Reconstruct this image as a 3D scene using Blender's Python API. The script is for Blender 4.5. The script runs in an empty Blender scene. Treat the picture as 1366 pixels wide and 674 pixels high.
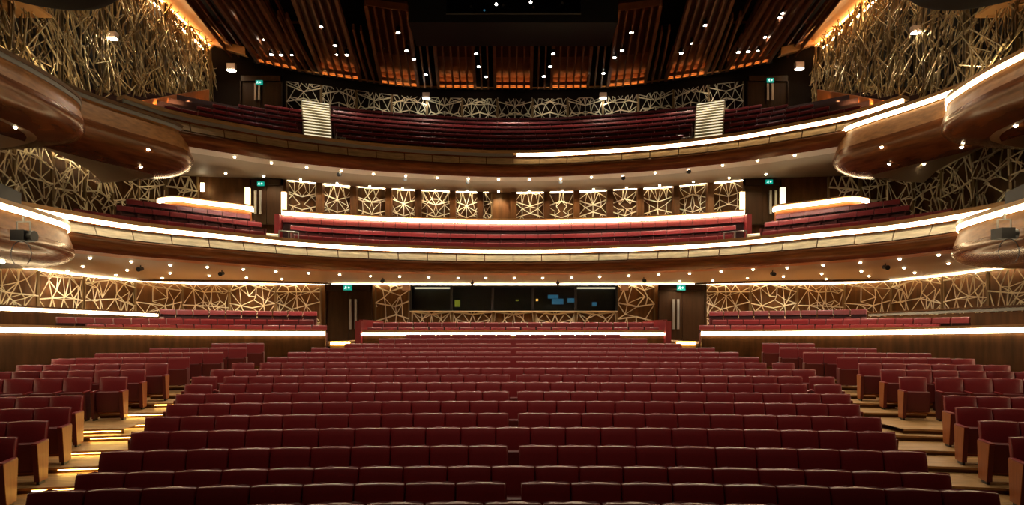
import bpy, bmesh, math, random
from mathutils import Vector, geometry
C = bpy.context.scene
COL = C.collection
PI = math.pi
H0 = 2.6            # eye height above the stalls floor; all heights below are relative to the eye
F = 850.0           # focal length in pixels of the 1366 px wide frame
CX, CY = 684.5, 441.0
rnd = random.Random(7)

# ------------------------------------------------------------------ measuring helpers
def onz(px, py, z):
    Y = F*z/(CY-py); return ((px-CX)/F*Y, Y)
def pxof(x, y): return CX + F*x/y
def ony(px, py, Y): return ((px-CX)/F*Y, Y, (CY-py)/F*Y)

# ------------------------------------------------------------------ materials
def mat(name, col, rough=.5, metal=0., noise=None, emit=None, strength=0., spec=None, coat=0., bump=0.):
    m = bpy.data.materials.new(name); m.use_nodes = True
    nt = m.node_tree; b = nt.nodes['Principled BSDF']
    b.inputs['Base Color'].default_value = (*col, 1); b.inputs['Roughness'].default_value = rough
    b.inputs['Metallic'].default_value = metal
    if coat: b.inputs['Coat Weight'].default_value = coat; b.inputs['Coat Roughness'].default_value = .15
    if 'wood' in name: b.inputs['Specular Tint'].default_value = (1, .72, .42, 1); b.inputs['Coat Tint'].default_value = (1, .8, .55, 1)
    if spec is not None: b.inputs['Specular IOR Level'].default_value = spec
    if emit:
        b.inputs['Emission Color'].default_value = (*emit, 1); b.inputs['Emission Strength'].default_value = strength
    if noise:
        sc, stretch, amt = noise
        tc = nt.nodes.new('ShaderNodeTexCoord'); mp = nt.nodes.new('ShaderNodeMapping'); mp.inputs['Scale'].default_value = stretch
        n = nt.nodes.new('ShaderNodeTexNoise'); n.inputs['Scale'].default_value = sc; n.inputs['Detail'].default_value = 5
        mx = nt.nodes.new('ShaderNodeMix'); mx.data_type = 'RGBA'
        mx.inputs['A'].default_value = (*[c*(1-amt) for c in col], 1); mx.inputs['B'].default_value = (*[min(1, c*(1+amt)) for c in col], 1)
        nt.links.new(tc.outputs['Object'], mp.inputs['Vector']); nt.links.new(mp.outputs['Vector'], n.inputs['Vector'])
        rp = nt.nodes.new('ShaderNodeMapRange'); rp.inputs['From Min'].default_value = .3; rp.inputs['From Max'].default_value = .7
        nt.links.new(n.outputs['Fac'], rp.inputs['Value']); nt.links.new(rp.outputs['Result'], mx.inputs['Factor'])
        nt.links.new(mx.outputs['Result'], b.inputs['Base Color'])
        if bump:
            bp = nt.nodes.new('ShaderNodeBump'); bp.inputs['Strength'].default_value = bump; bp.inputs['Distance'].default_value = .02
            nt.links.new(n.outputs['Fac'], bp.inputs['Height']); nt.links.new(bp.outputs['Normal'], b.inputs['Normal'])
    return m

M = dict(
    leather=mat('red_leather', (.20, .013, .016), .38, noise=(60, (1, 1, 1), .10), bump=.05),
    leather_dark=mat('dark_red_leather', (.10, .010, .011), .5),
    side_wood=mat('orange_side_wood', (.33, .095, .024), .4, noise=(3, (8, 8, .6), .22)),
    black=mat('black_plastic', (.008, .008, .009), .45),
    parquet=mat('oak_parquet', (.36, .20, .072), .42, noise=(2.2, (.8, 6, 1), .35)),
    riser=mat('dark_riser_wood', (.10, .05, .02), .5, noise=(3, (1, 1, 8), .3)),
    belly=mat('polished_brown_wood', (.145, .05, .017), .27, noise=(1.6, (.7, .7, 7), .42), coat=.35),
    band_top=mat('pale_soffit_band', (.55, .44, .34), .55),
    soffit_top=mat('grey_brown_soffit', (.26, .19, .13), .6),
    panel_top=mat('brown_fascia_wood', (.42, .27, .13), .4, noise=(2.5, (1, 1, 6), .3)),
    box_panel=mat('box_fascia_wood', (.27, .115, .034), .38, noise=(2.0, (2, 2, 6), .3)),
    band=mat('reddish_soffit_wood', (.60, .25, .09), .55, noise=(1.5, (.6, 4, 4), .3)),
    rail=mat('light_rail_wood', (.40, .23, .10), .35, noise=(2, (1, 1, 8), .2)),
    panel=mat('pale_fascia_wood', (.74, .66, .50), .42, noise=(2.5, (1, 1, 6), .22)),
    soffit=mat('beige_soffit', (.50, .36, .23), .55),
    wallwood=mat('wall_wood', (.092, .034, .009), .42, noise=(1.2, (5, 5, .8), .4)),
    wallwood_dark=mat('dark_wall_wood', (.062, .024, .008), .45, spec=.25, noise=(1.2, (5, 5, .8), .4)),
    darkwall=mat('black_backing', (.012, .009, .007), .7),
    brass=mat('brass_bars', (.80, .70, .48), .36, .30, noise=(1.3, (1, 1, 1), .25)),
    bronze=mat('bronze_posts', (.20, .125, .05), .42, .5),
    strip=mat('warm_led', (.8, .75, .6), .5, emit=(1, .80, .48), strength=19),
    cove=mat('warm_cove_led', (.8, .75, .6), .5, emit=(1, .79, .48), strength=15),
    cove_dim=mat('warm_cove_led_soft', (.8, .75, .6), .5, emit=(1, .72, .38), strength=13),
    strip_off=mat('unlit_led_cover', (.24, .23, .20), .4),
    step_led=mat('amber_step_led', (.8, .7, .4), .5, emit=(1, .58, .12), strength=19),
    step_white=mat('pale_led_or_reflection', (.8, .75, .6), .5, emit=(1, .86, .55), strength=1.0),
    soft_led=mat('soft_warm_led', (.8, .75, .6), .5, emit=(1, .76, .36), strength=2.2),
    gold=mat('gold_bars', (.82, .63, .33), .27, .68),
    cove_orange=mat('orange_side_led', (.8, .6, .3), .5, emit=(1, .50, .16), strength=9),
    gallery_wall=mat('gallery_back_wall', (.012, .006, .003), .75, spec=.12),
    orange_led=mat('orange_cove_led', (.8, .6, .3), .5, emit=(1, .56, .22), strength=11),
    lens=mat('lamp_lens', (.9, .9, .8), .4, emit=(1, .84, .52), strength=32),
    lens_cool=mat('spot_lens', (.9, .9, .9), .4, emit=(1, .95, .80), strength=30),
    bezel=mat('lamp_ring', (.25, .20, .14), .4, .3),
    ceil=mat('ceiling_black', (.012, .009, .009), .8),
    slat=mat('ceiling_slat_wood', (.26, .10, .045), .45, noise=(2, (1, 1, 1), .2)),
    backing=mat('ceiling_backing_wood', (.12, .040, .022), .5),
    covewood=mat('orange_cove_wood', (.62, .30, .09), .4),
    steel=mat('brushed_steel', (.30, .28, .25), .35, .7),
    door=mat('dark_door_wood', (.022, .009, .004), .5, spec=.2, noise=(2, (6, 6, .6), .3)),
    glass_dark=mat('control_room_dark', (.006, .006, .007), .6),
    sign_green=mat('sign_green', (.0, .20, .15), .5, emit=(0, .55, .42), strength=.55),
    sign_white=mat('sign_white', (.8, .9, .9), .5, emit=(.75, 1, .95), strength=1.1),
    cream=mat('cream_speaker', (.62, .42, .29), .5),
    tread=mat('pale_tread', (.55, .48, .33), .5),
    carpet=mat('aubergine_carpet_and_row_shade', (.035, .010, .010), .9),
    screen_b=mat('blue_monitor', (.02, .04, .08), .3, emit=(.06, .26, .42), strength=.35),
    screen_y=mat('green_lamp', (.2, .2, .02), .4, emit=(.45, .50, .04), strength=.3),
    screen_o=mat('orange_lamp', (.3, .15, .02), .4, emit=(1, .5, .1), strength=1.6),
)
g = bpy.data.materials.new('window_glass'); g.use_nodes = True
_b = g.node_tree.nodes['Principled BSDF']; _b.inputs['Base Color'].default_value = (.75, .8, .8, 1)
_b.inputs['Transmission Weight'].default_value = 1; _b.inputs['Roughness'].default_value = .02; _b.inputs['IOR'].default_value = 1.15
M['glass'] = g

# ------------------------------------------------------------------ mesh collecting
class MB:
    def __init__(s): s.v = []; s.f = []; s.mi = []
    def add(s, vs, fs, mi=0):
        o = len(s.v); s.v += [tuple(p) for p in vs]
        for f in fs: s.f.append(tuple(o+i for i in f)); s.mi.append(mi)
    def hexa(s, p, mi=0):   # p: 4 bottom (ccw), 4 top
        s.add(p, [(3, 2, 1, 0), (4, 5, 6, 7), (0, 1, 5, 4), (1, 2, 6, 5), (2, 3, 7, 6), (3, 0, 4, 7)], mi)
    def box(s, x0, x1, y0, y1, z0, z1, mi=0):
        s.hexa([(x0, y0, z0), (x1, y0, z0), (x1, y1, z0), (x0, y1, z0), (x0, y0, z1), (x1, y0, z1), (x1, y1, z1), (x0, y1, z1)], mi)
    def bar(s, a, b, w, d, nrm, mi=0):
        a = Vector(a); b = Vector(b); t = (b-a)
        if t.length < 1e-5: return
        n = Vector(nrm).normalized(); u = t.cross(n)
        if u.length < 1e-6: u = t.orthogonal()
        u.normalize(); n = u.cross(t).normalized()
        u *= w/2; n *= d/2
        s.hexa([a-u-n, a+u-n, a+u+n, a-u+n, b-u-n, b+u-n, b+u+n, b-u+n], mi)
    def tube(s, a, b, r, seg=8, mi=0, r2=None, caps=True):
        a = Vector(a); b = Vector(b); t = (b-a).normalized(); u = t.orthogonal().normalized(); w = t.cross(u)
        r2 = r if r2 is None else r2
        vs = [a+(u*math.cos(2*PI*i/seg)+w*math.sin(2*PI*i/seg))*r for i in range(seg)] + [b+(u*math.cos(2*PI*i/seg)+w*math.sin(2*PI*i/seg))*r2 for i in range(seg)]
        fs = [(i, (i+1) % seg, seg+(i+1) % seg, seg+i) for i in range(seg)]
        if caps: fs += [tuple(range(seg))[::-1], tuple(range(seg, 2*seg))]
        s.add(vs, fs, mi)
    def lathe(s, prof, c, seg=24, mi=0, sx=1, sy=1):
        n = len(prof); vs = []
        for r, z in prof:
            for i in range(seg):
                a = 2*PI*i/seg; vs.append((c[0]+r*sx*math.cos(a), c[1]+r*sy*math.sin(a), c[2]+z))
        fs = [(j*seg+i, j*seg+(i+1) % seg, (j+1)*seg+(i+1) % seg, (j+1)*seg+i) for j in range(n-1) for i in range(seg)]
        fs += [tuple(range(seg))[::-1], tuple(range((n-1)*seg, n*seg))]
        s.add(vs, fs, mi)
    def loft(s, rings, mi=0, closed=False):
        n = len(rings[0]); vs = [p for r in rings for p in r]; m = len(rings); fs = []
        for j in range(m if closed else m-1):
            k = (j+1) % m
            for i in range(n-1): fs.append((j*n+i, j*n+i+1, k*n+i+1, k*n+i))
        if closed: fs += [tuple(j*n for j in range(m)), tuple(j*n+n-1 for j in range(m))[::-1]]
        s.add(vs, fs, mi)
    def build(s, name, mats, parent=None, smooth=None, dz=H0, link=True):
        if not isinstance(mats, (list, tuple)): mats = [mats]
        off = Vector((0, 0, 0))
        if parent is not None and dz: off = Vector(parent.location)
        me = bpy.data.meshes.new(name)
        me.from_pydata([(p[0]-off.x, p[1]-off.y, p[2]+dz-off.z) for p in s.v], [], s.f)
        for m in mats: me.materials.append(m)
        me.polygons.foreach_set('material_index', s.mi)
        bm = bmesh.new(); bm.from_mesh(me); bmesh.ops.recalc_face_normals(bm, faces=bm.faces); bm.to_mesh(me); bm.free()
        if smooth:
            me.polygons.foreach_set('use_smooth', [True]*len(me.polygons)); me.set_sharp_from_angle(angle=math.radians(smooth))
        o = bpy.data.objects.new(name, me)
        if link: COL.objects.link(o)
        if parent is not None: o.parent = parent
        return o

def tag(o, label, cat=None, group=None, kind=None):
    o['label'] = label
    if cat: o['category'] = cat
    if group: o['group'] = group
    if kind: o['kind'] = kind
    return o
def thing(name, label, cat, loc, group=None, rz=0.):
    o = bpy.data.objects.new(name, None); COL.objects.link(o); o.location = (loc[0], loc[1], loc[2]+H0); o.rotation_euler = (0, 0, rz)
    return tag(o, label, cat, group)
def struct(o, label=None, cat=None):
    o['kind'] = 'structure'
    if label: o['label'] = label
    if cat: o['category'] = cat
    return o

ORD = ['zeroth', 'first', 'second', 'third', 'fourth', 'fifth', 'sixth', 'seventh', 'eighth', 'ninth', 'tenth', 'eleventh', 'twelfth', 'thirteenth', 'fourteenth', 'fifteenth', 'sixteenth', 'seventeenth', 'eighteenth', 'nineteenth', 'twentieth']
for a, b in (('twenty', 20), ('thirty', 30), ('forty', 40)):
    if b > 20: ORD.append({30: 'thirtieth', 40: 'fortieth'}[b])
    ORD += [f'{a}-{ORD[i]}' for i in range(1, 10)]

# ------------------------------------------------------------------ curves
def cr(pts, n):
    P = [Vector(p[:2]) for p in pts]; P = [2*P[0]-P[1]]+P+[2*P[-1]-P[-2]]; out = []
    for i in range(1, len(P)-2):
        a, b, c, d = P[i-1:i+3]
        for k in range(16):
            t = k/16
            out.append(.5*((2*b)+(c-a)*t+(2*a-5*b+4*c-d)*t*t+(3*b-a-3*c+d)*t**3))
    out.append(P[-2]); return resample(out, n)
def resample(P, n):
    P = [Vector(p) for p in P]; L = [0]
    for a, b in zip(P, P[1:]): L.append(L[-1]+(b-a).length)
    out = []; j = 0
    for i in range(n):
        s = L[-1]*i/(n-1)
        while j < len(L)-2 and L[j+1] < s: j += 1
        t = (s-L[j])/max(L[j+1]-L[j], 1e-9); out.append(P[j].lerp(P[j+1], min(max(t, 0), 1)))
    return out
def length(P): return sum((b-a).length for a, b in zip(P, P[1:]))
def full(half):   # half given from the centre outwards to the left
    L = [Vector(p[:2]) for p in half][::-1]; return L+[Vector((-p.x, p.y)) for p in L[::-1][1:]]
def mir(P): return [Vector((-p.x, p.y)) for p in P][::-1]
def normals(P):   # towards the stage for curves that run left to right
    N = []
    for i in range(len(P)):
        t = (P[min(i+1, len(P)-1)]-P[max(i-1, 0)]).normalized(); N.append(Vector((t.y, -t.x)))
    return N
def off(P, d):
    return [p+n*d for p, n in zip(P, normals(P))]
def at(P, z): return [(p.x, p.y, z) for p in P]

# ------------------------------------------------------------------ auditorium seat
SEAT_PARTS = []
def seat_backrest():
    mb = MB(); nx, nz = 6, 4; W, Hh = .268, .50
    def pt(i, j, back):
        x = -W+2*W*i/nx; t = j/nz
        z = .45+t*Hh - (.014*(x/W)**2*t)
        y = -.075+.10*t+(.085 if back else 0)
        if not back: y += .012*(1-(x/W)**2)*-1
        if not back and i in (0, nx): y += .015
        if j == nz and not back: y += .012
        if j == nz: z -= .012 if back else .006
        return (x, y, z)
    fr = [[pt(i, j, False) for i in range(nx+1)] for j in range(nz+1)]
    bk = [[pt(i, j, True) for i in range(nx+1)] for j in range(nz+1)]
    mb.loft(fr); mb.loft(bk); mb.loft([fr[-1], bk[-1]]); mb.loft([fr[0], bk[0]])
    for i in (0, nx): mb.loft([[r[i] for r in fr], [r[i] for r in bk]])
    o = mb.build('backrest', M['leather'], dz=0, link=False)
    bm = bmesh.new(); bm.from_mesh(o.data); bmesh.ops.remove_doubles(bm, verts=bm.verts, dist=1e-4)
    ed = [e for e in bm.edges if len(e.link_faces) == 2 and e.calc_face_angle(0) > .7]
    bmesh.ops.bevel(bm, geom=ed, offset=.016, segments=2, profile=.6, affect='EDGES'); bmesh.ops.recalc_face_normals(bm, faces=bm.faces)
    bm.to_mesh(o.data); bm.free()
    o.data.polygons.foreach_set('use_smooth', [True]*len(o.data.polygons)); o.data.set_sharp_from_angle(angle=math.radians(50))
    return o
def bevel_obj(o, w, seg=2):
    bm = bmesh.new(); bm.from_mesh(o.data)
    bmesh.ops.bevel(bm, geom=[e for e in bm.edges if e.is_manifold and e.calc_face_angle(0) > .5], offset=w, segments=seg, profile=.6, affect='EDGES'); bm.to_mesh(o.data); bm.free()
    o.data.polygons.foreach_set('use_smooth', [True]*len(o.data.polygons)); o.data.set_sharp_from_angle(angle=math.radians(50)); return o
def seat_cushion():   # tipped up
    mb = MB(); w = .235
    mb.hexa([(-w, -.30, .19), (w, -.30, .19), (w, -.17, .17), (-w, -.17, .17), (-w, -.33, .63), (w, -.33, .63), (w, -.16, .635), (-w, -.16, .635)])
    return bevel_obj(mb.build('seat', M['leather_dark'], dz=0, link=False), .02)
def seat_shell():
    mb = MB(); w = .26
    mb.hexa([(-w, -.02, .14), (w, -.02, .14), (w, .02, .14), (-w, .02, .14), (-w, .06, .60), (w, .06, .60), (w, .09, .60), (-w, .09, .60)])
    mb.box(-.235, .235, -.19, -.02, .14, .17)
    return mb.build('rear_shell', M['side_wood'], dz=0, link=False)
def seat_arm(x, end):
    mb = MB(); w = .034 if end else .026
    lo = [(x-w, -.37, .05), (x+w, -.37, .05), (x+w, -.08, .05), (x-w, -.08, .05)]
    hi = [(x-w, -.46, .63), (x+w, -.46, .63), (x+w, -.03, .63), (x-w, -.03, .63)]
    mb.hexa(lo+hi, 0)
    if end:     # wooden outer face
        q = 1 if x > 0 else -1; xo = x+q*(w+.008); xi = x+q*w
        a, b = min(xi, xo), max(xi, xo)
        mb.hexa([(a, -.372, .05), (b, -.372, .05), (b, -.08, .05), (a, -.08, .05), (a, -.463, .64), (b, -.463, .64), (b, -.03, .64), (a, -.03, .64)], 1)
    mb.box(x-.02, x+.02, -.33, -.12, 0, .05, 2)
    o = mb.build('side_panel', [M['leather_dark'], M['side_wood'], M['black']], dz=0, link=False); return o
def seat_pad(x, end):
    mb = MB(); w = .040 if end else .030
    mb.box(x-w, x+w, -.465, -.03, .63, .662)
    return bevel_obj(mb.build('armrest', M['leather'], dz=0, link=False), .012)
S_BACK, S_SEAT, S_SHELL = seat_backrest(), seat_cushion(), seat_shell()
HP = .275
S_ARM = {(s, e): (seat_arm(s*HP+(s*.012 if e else 0), e), seat_pad(s*HP+(s*.012 if e else 0), e)) for s in (-1, 1) for e in (False, True)}

def put_seat(x, y, z, rz, label, group, lend, rend):
    """z: eye-relative floor height under the seat"""
    t = thing('auditorium_seat', label, 'seat', (x, y, z), group, rz)
    for src in (S_BACK, S_SEAT, S_SHELL):
        c = src.copy(); COL.objects.link(c); c.parent = t
    for s, e in ((-1, lend), (1, rend)):
        if s == 1 and rend is None: continue      # the neighbour's side panel stands there
        for src in S_ARM[(s, bool(e))]:
            c = src.copy(); COL.objects.link(c); c.parent = t
    return t

FAR = MB()   # the seats past the three hundred nearest
def far_seat(x, y, z, rz, w=.268, pad=0.):
    c, s = math.cos(rz), math.sin(rz)
    def hx(p, mi=0): FAR.hexa([(x+a*c-b*s, y+a*s+b*c, z+h) for a, b, h in p], mi)
    zb = .45 if not pad else .95-pad; yb = -.075+.10*(zb-.45)/.5
    hx([(-w, yb, zb), (w, yb, zb), (w, .05, zb), (-w, .05, zb), (-w, .015, .90), (w, .015, .90), (w, .09, .90), (-w, .09, .90)])
    hx([(-w, .015, .90), (w, .015, .90), (w, .09, .90), (-w, .09, .90), (-w+.004, .030, .937), (w-.004, .030, .937), (w-.004, .09, .937), (-w+.004, .09, .937)])
    hx([(-w+.004, .030, .937), (w-.004, .030, .937), (w-.004, .09, .937), (-w+.004, .09, .937), (-w+.012, .052, .95), (w-.012, .052, .95), (w-.012, .08, .95), (-w+.012, .08, .95)])
    if pad: hx([(-w, .03, .45), (w, .03, .45), (w, .08, .45), (-w, .08, .45), (-w, .05, zb), (w, .05, zb), (w, .09, zb), (-w, .09, zb)], 2)  # dark lower back: shade between the rows put into the colour
    hx([(-.235, -.30, .19), (.235, -.30, .19), (.235, -.17, .17), (-.235, -.17, .17), (-.235, -.33, .62), (.235, -.33, .62), (.235, -.16, .62), (-.235, -.16, .62)], 1)
    for q in (-1, 1): hx([(q*HP-.02, -.4, 0), (q*HP+.02, -.4, 0), (q*HP+.02, -.05, 0), (q*HP-.02, -.05, 0), (q*HP-.025, -.44, .65), (q*HP+.025, -.44, .65), (q*HP+.025, -.03, .65), (q*HP-.025, -.03, .65)], 1)

# ------------------------------------------------------------------ stalls
ROWY = [5.89+1.03*k for k in range(18)]
TOPZ = [-1.60, -1.66, -1.70, -1.627, -1.525, -1.433, -1.336, -1.25, -1.144, -1.049, -.949, -.841, -.745, -.646, -.54, -.434, -.28, -.146]
XE = [4.8, 5.05, 5.31, 5.56, 5.82, 6.11, 6.44, 6.77, 6.99, 7.34, 7.4, 7.4, 7.0, 6.75, 6.3, 5.95, 4.67, 4.0]
GAPLAST = {8, 9, 11}
def rowf(k, x): return ROWY[k]-x*x/(2*(ROWY[k]+24))
PITCH = .55
seats = []    # (x, y, z, rz, label, lend, rend)
for k in range(18):
    R = ROWY[k]+24; odd = k % 2 == 1; xs = []
    n = int((XE[k]-(.07 if odd else .275)-(.12 if k in GAPLAST else 0)+.12)/PITCH)
    if k == 0: n = 4
    side = [(.08+PITCH*(i+.5)) if odd else PITCH*(i+1) for i in range(n)]
    if k in GAPLAST: side[-1] += .14
    allx = sorted([-s for s in side]+([] if odd else [0.])+side)
    for i, sx in enumerate(allx):
        ph = sx/R; x = R*math.sin(ph); y = -24+R*math.cos(ph)
        lend = i == 0; rend = i == len(allx)-1
        if k == 0: lab = f'red leather seat {ORD[i+1]} from the left in the front row cut by the bottom edge'
        else: lab = f'red leather seat {ORD[i+1]} from the glowing step aisle in the {ORD[k]} full centre row'
        gap_after = rend or (odd and i == n-1) or (k in GAPLAST and i in (0, len(allx)-2))
        seats.append((x, y, TOPZ[k]-.95, -ph, lab, lend, True if rend else (False if gap_after else None), 'seats of the centre block in the stalls'))
WING = {4: (7.14, 9.13), 5: (7.44, 10.15), 6: (7.75, 11.13), 7: (8.33, 12.3), 9: (8.8, 14.5), 10: (9.01, 15.6), 11: (8.95, 16.5), 12: (9.07, 17.85), 13: (8.6, 18.9), 14: (8.44, 20.2), 15: (8.50, 21.75)}
WMAX = {15: 3, 14: 5, 13: 6, 12: 6, 11: 6}
wrow = 0
for k, (xs, ys) in WING.items():
    wrow += 1
    for sd in (-1, 1):
        p = Vector((xs, ys)); a = math.radians(16); pts = []
        for i in range(WMAX.get(k, 9)):
            d = Vector((math.cos(a), -math.sin(a))); c = p+d*PITCH/2
            if k == 9 and i == 1: c += d*.16; p += d*.16
            if CX-F*(c.x-.2)/c.y < -8: break
            pts.append((c.x, c.y, a)); p = p+d*PITCH; a += math.radians(1.1)
        for i, (x, y, a2) in enumerate(pts):
            first, last = i == 0, i == len(pts)-1
            # outer neighbour lies to the left on the left wing
            if sd < 0: le, re = False, (True if first else None)
            else: le, re = first, (None if not last else False)
            if first and k == 9 and sd < 0: le = False
            if i == 1 and k == 9 and sd < 0: re = False
            blk = 'beyond the glowing steps' if sd < 0 else 'beyond the unlit steps'
            lab = (f'red seat with wooden side panel ending the {ORD[wrow]} wing row {blk}' if first else
                   f'red seat {ORD[i+1]} from the aisle in the {ORD[wrow]} wing row {blk}')
            seats.append((sd*x, y, TOPZ[k]-.95, -sd*a2 if sd > 0 else a2, lab, le, re, 'seats of the side blocks in the stalls'))
seats.sort(key=lambda s: s[1])
NEAR = 300
for i, (x, y, z, rz, lab, le, re, grp) in enumerate(seats):
    if i < NEAR: put_seat(x, y, z, rz, lab, grp, le, re)
    else: far_seat(x, y, z, rz)

# stepped parquet floor
fl = MB()
def terrace(f0, f1, x0, x1, z, zb, n):
    X = [x0+(x1-x0)*i/n for i in range(n+1)]
    a = [(x, f0(x), z) for x in X]; b = [(x, f1(x), z) for x in X]
    fl.loft([a, b], 0); fl.loft([[(p[0], p[1], zb) for p in a], a], 1)
    fl.loft([[(p[0], p[1]-.03, p[2]-.035) for p in a], [(p[0], p[1]-.03, p[2]+.002) for p in a], [(p[0], p[1], p[2]+.002) for p in a]], 0)
zf = [t-.95 for t in TOPZ]; zf[1] = zf[2] = -2.66
AL = [(XE[k]+.05) for k in range(18)]
WX = {k: WING[k][0] for k in WING}
def wstart(k):
    if k in WX: return WX[k]
    if k < 4: return WX[4]-.3*(4-k)
    if k == 8: return 8.5
    return 8.5
for k in range(18):
    f0 = (lambda x, k=k: rowf(k, x)-.62) if k else (lambda x: -3.0)
    f1 = (lambda x, k=k: rowf(k+1, x)-.62) if k < 17 else (lambda x: 25.2)
    xe = AL[k] if k > 3 else 14
    if k > 2:
        xm = wstart(k)+.04
        xm += .33
        if k > 15: xm = XE[k]+.15
        terrace(f0, f1, -xm, xm, zf[k], zf[k-1]-.1 if k else -2.7, 28)
    else: terrace(f0, f1, -15, 15, zf[k], -2.7, 28)
ks = list(WING)
def wl(k):
    xs, ys = WING[k]; t = math.tan(math.radians(19))
    return lambda x: ys-(abs(x)-xs)*t
for j, k in enumerate(ks):
    d0 = 1.75 if k == 9 else .62
    f0 = lambda x, k=k, d0=d0: wl(k)(x)-d0
    if j+1 < len(ks):
        k2 = ks[j+1]; d1 = 1.75 if k2 == 9 else .62; f1 = lambda x, k2=k2, d1=d1: wl(k2)(x)-d1
    else: f1 = lambda x: 23.6
    for sd in (-1, 1):
        xa, xb = WING[k][0]-.02, 15.5
        terrace(f0, f1, *((-xb, -xa) if sd < 0 else (xa, xb)), zf[k]+.004, -2.75, 10)
fl.box(-18, 18, 2, 24, -2.9, -2.75); fl.box(-18, 18, 24.6, 33.5, -.62, -.52)      # floor under the boxes at the back
for sd in (-1, 1): terrace(lambda x: wl(9)(max(abs(x), 8.3))-1.75, lambda x: wl(9)(max(abs(x), 8.3))-.6, *((-9.3, -7.9) if sd < 0 else (7.9, 9.3)), zf[9]+.002, -2.7, 4)
floor = struct(fl.build('floor', [M['parquet'], M['riser']]), 'stepped oak parquet floor of the stalls with darker risers', 'floor')
# step lights along the left aisle
n = 0
for k in range(4, 12):
    xa, xb = -(wstart(k)-.15), -(XE[k]+.02)
    mb = MB(); X = [xa+(xb-xa)*i/4 for i in range(5)]
    ring = lambda dy, z: [(x, rowf(k, x)-.62+dy, z) for x in X]
    mb.loft([ring(-.012, zf[k]-.012), ring(-.012, zf[k]-.055), ring(.0, zf[k]-.055), ring(.0, zf[k]-.012)], closed=True)
    n += 1
    tag(mb.build('step_light', M['step_led']), f'amber glowing strip under the {ORD[n]} aisle step from the stage', 'step light', 'amber step lights in the aisle')

mb = MB(); X = [-8.75+.8*i/4 for i in range(5)]; ring = lambda dy, z: [(x, wl(9)(max(abs(x), 8.3))-1.75+dy, z) for x in X]
mb.loft([ring(-.012, zf[9]-.012), ring(-.012, zf[9]-.055), ring(.0, zf[9]-.055), ring(.0, zf[9]-.012)], closed=True)
tag(mb.build('step_light', M['step_led']), 'amber glowing strip under the edge of the wide aisle landing', 'step light', 'amber step lights in the aisle')

# ------------------------------------------------------------------ walls and curves of the house
W1 = full([(0, 30.9), (-6.8, 30.8), (-12.5, 30.6), (-15.2, 30.1), (-16.9, 28.6), (-17.5, 25.6), (-17.55, 22), (-17.55, 8)])
W1 = cr(W1, 161)
SZ1 = 2.25           # lower balcony soffit
T1Z, T2Z = 3.2, 7.43
half1 = [onz(684.5, 336, T1Z), onz(610, 335.4, T1Z), onz(500, 332, T1Z), onz(400, 326.2, T1Z), onz(290, 315.5, T1Z), onz(180, 304, T1Z), onz(77, 287.5, T1Z)]
half1 += [(half1[-1][0]-.35, half1[-1][1]-1.2)]
T1 = cr(full(half1), 181)
half2 = [onz(684.5, 207.5, T2Z), onz(610, 205.5, T2Z), onz(503, 198.3, T2Z), onz(400, 186.5, T2Z), onz(326, 174.5, T2Z), onz(235, 157, T2Z)]
half2 += [(half2[-1][0]-.9, half2[-1][1]-1.6)]
T2 = cr(full(half2), 181)
R1 = cr(full([(0, 32.2), (-2.5, 32.05), (-5, 31.6), (-7.7, 30.9), (-10.5, 29.6), (-12.6, 28.9), (-15, 28.5), (-17.5, 27.6), (-17.55, 22), (-17.55, 8)]), 181)
W2 = cr(full([(0, 36.7), (-5.5, 36.4), (-8.8, 35.4), (-11.5, 34.3), (-14, 33.9), (-16, 33.7), (-16.6, 33.2)]), 121)
def wallmesh(name, P, z0, z1, m, label, d=-.25):
    mb = MB(); a = off(P, d); mb.loft([at(P, z0), at(P, z1), at(a, z1), at(a, z0)], closed=True)
    return struct(mb.build(name, m, smooth=40), label, 'wall')
wallmesh('wall_rear_stalls', W1, -1.2, SZ1+.02, M['wallwood'], 'brown wood wall behind the stalls lattice')
wallmesh('wall_rear_balcony', R1, 2.2, 7.0, M['wallwood_dark'], 'dark wood wall behind the lower balcony lattice')
wallmesh('wall_rear_gallery', W2, 7.0, 15.2, M['gallery_wall'], 'dark wood wall behind the top gallery lattice')
for sd, nm in ((-1, 'left'), (1, 'right')):
    mb = MB(); mb.box(*sorted((sd*16.35, sd*16.6)), 9, 33.6, 6.8, 16.5)
    struct(mb.build(f'wall_{nm}', M['darkwall']), f'black wall behind the tall {nm} lattice screens', 'wall')
    mb = MB(); mb.box(*sorted((sd*17.6, sd*17.9)), 6, 33.6, -2.7, 7.0)
    struct(mb.build(f'wall_{nm}_lower', M['wallwood_dark']), f'dark wood {nm} side wall below the gallery', 'wall')

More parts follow.
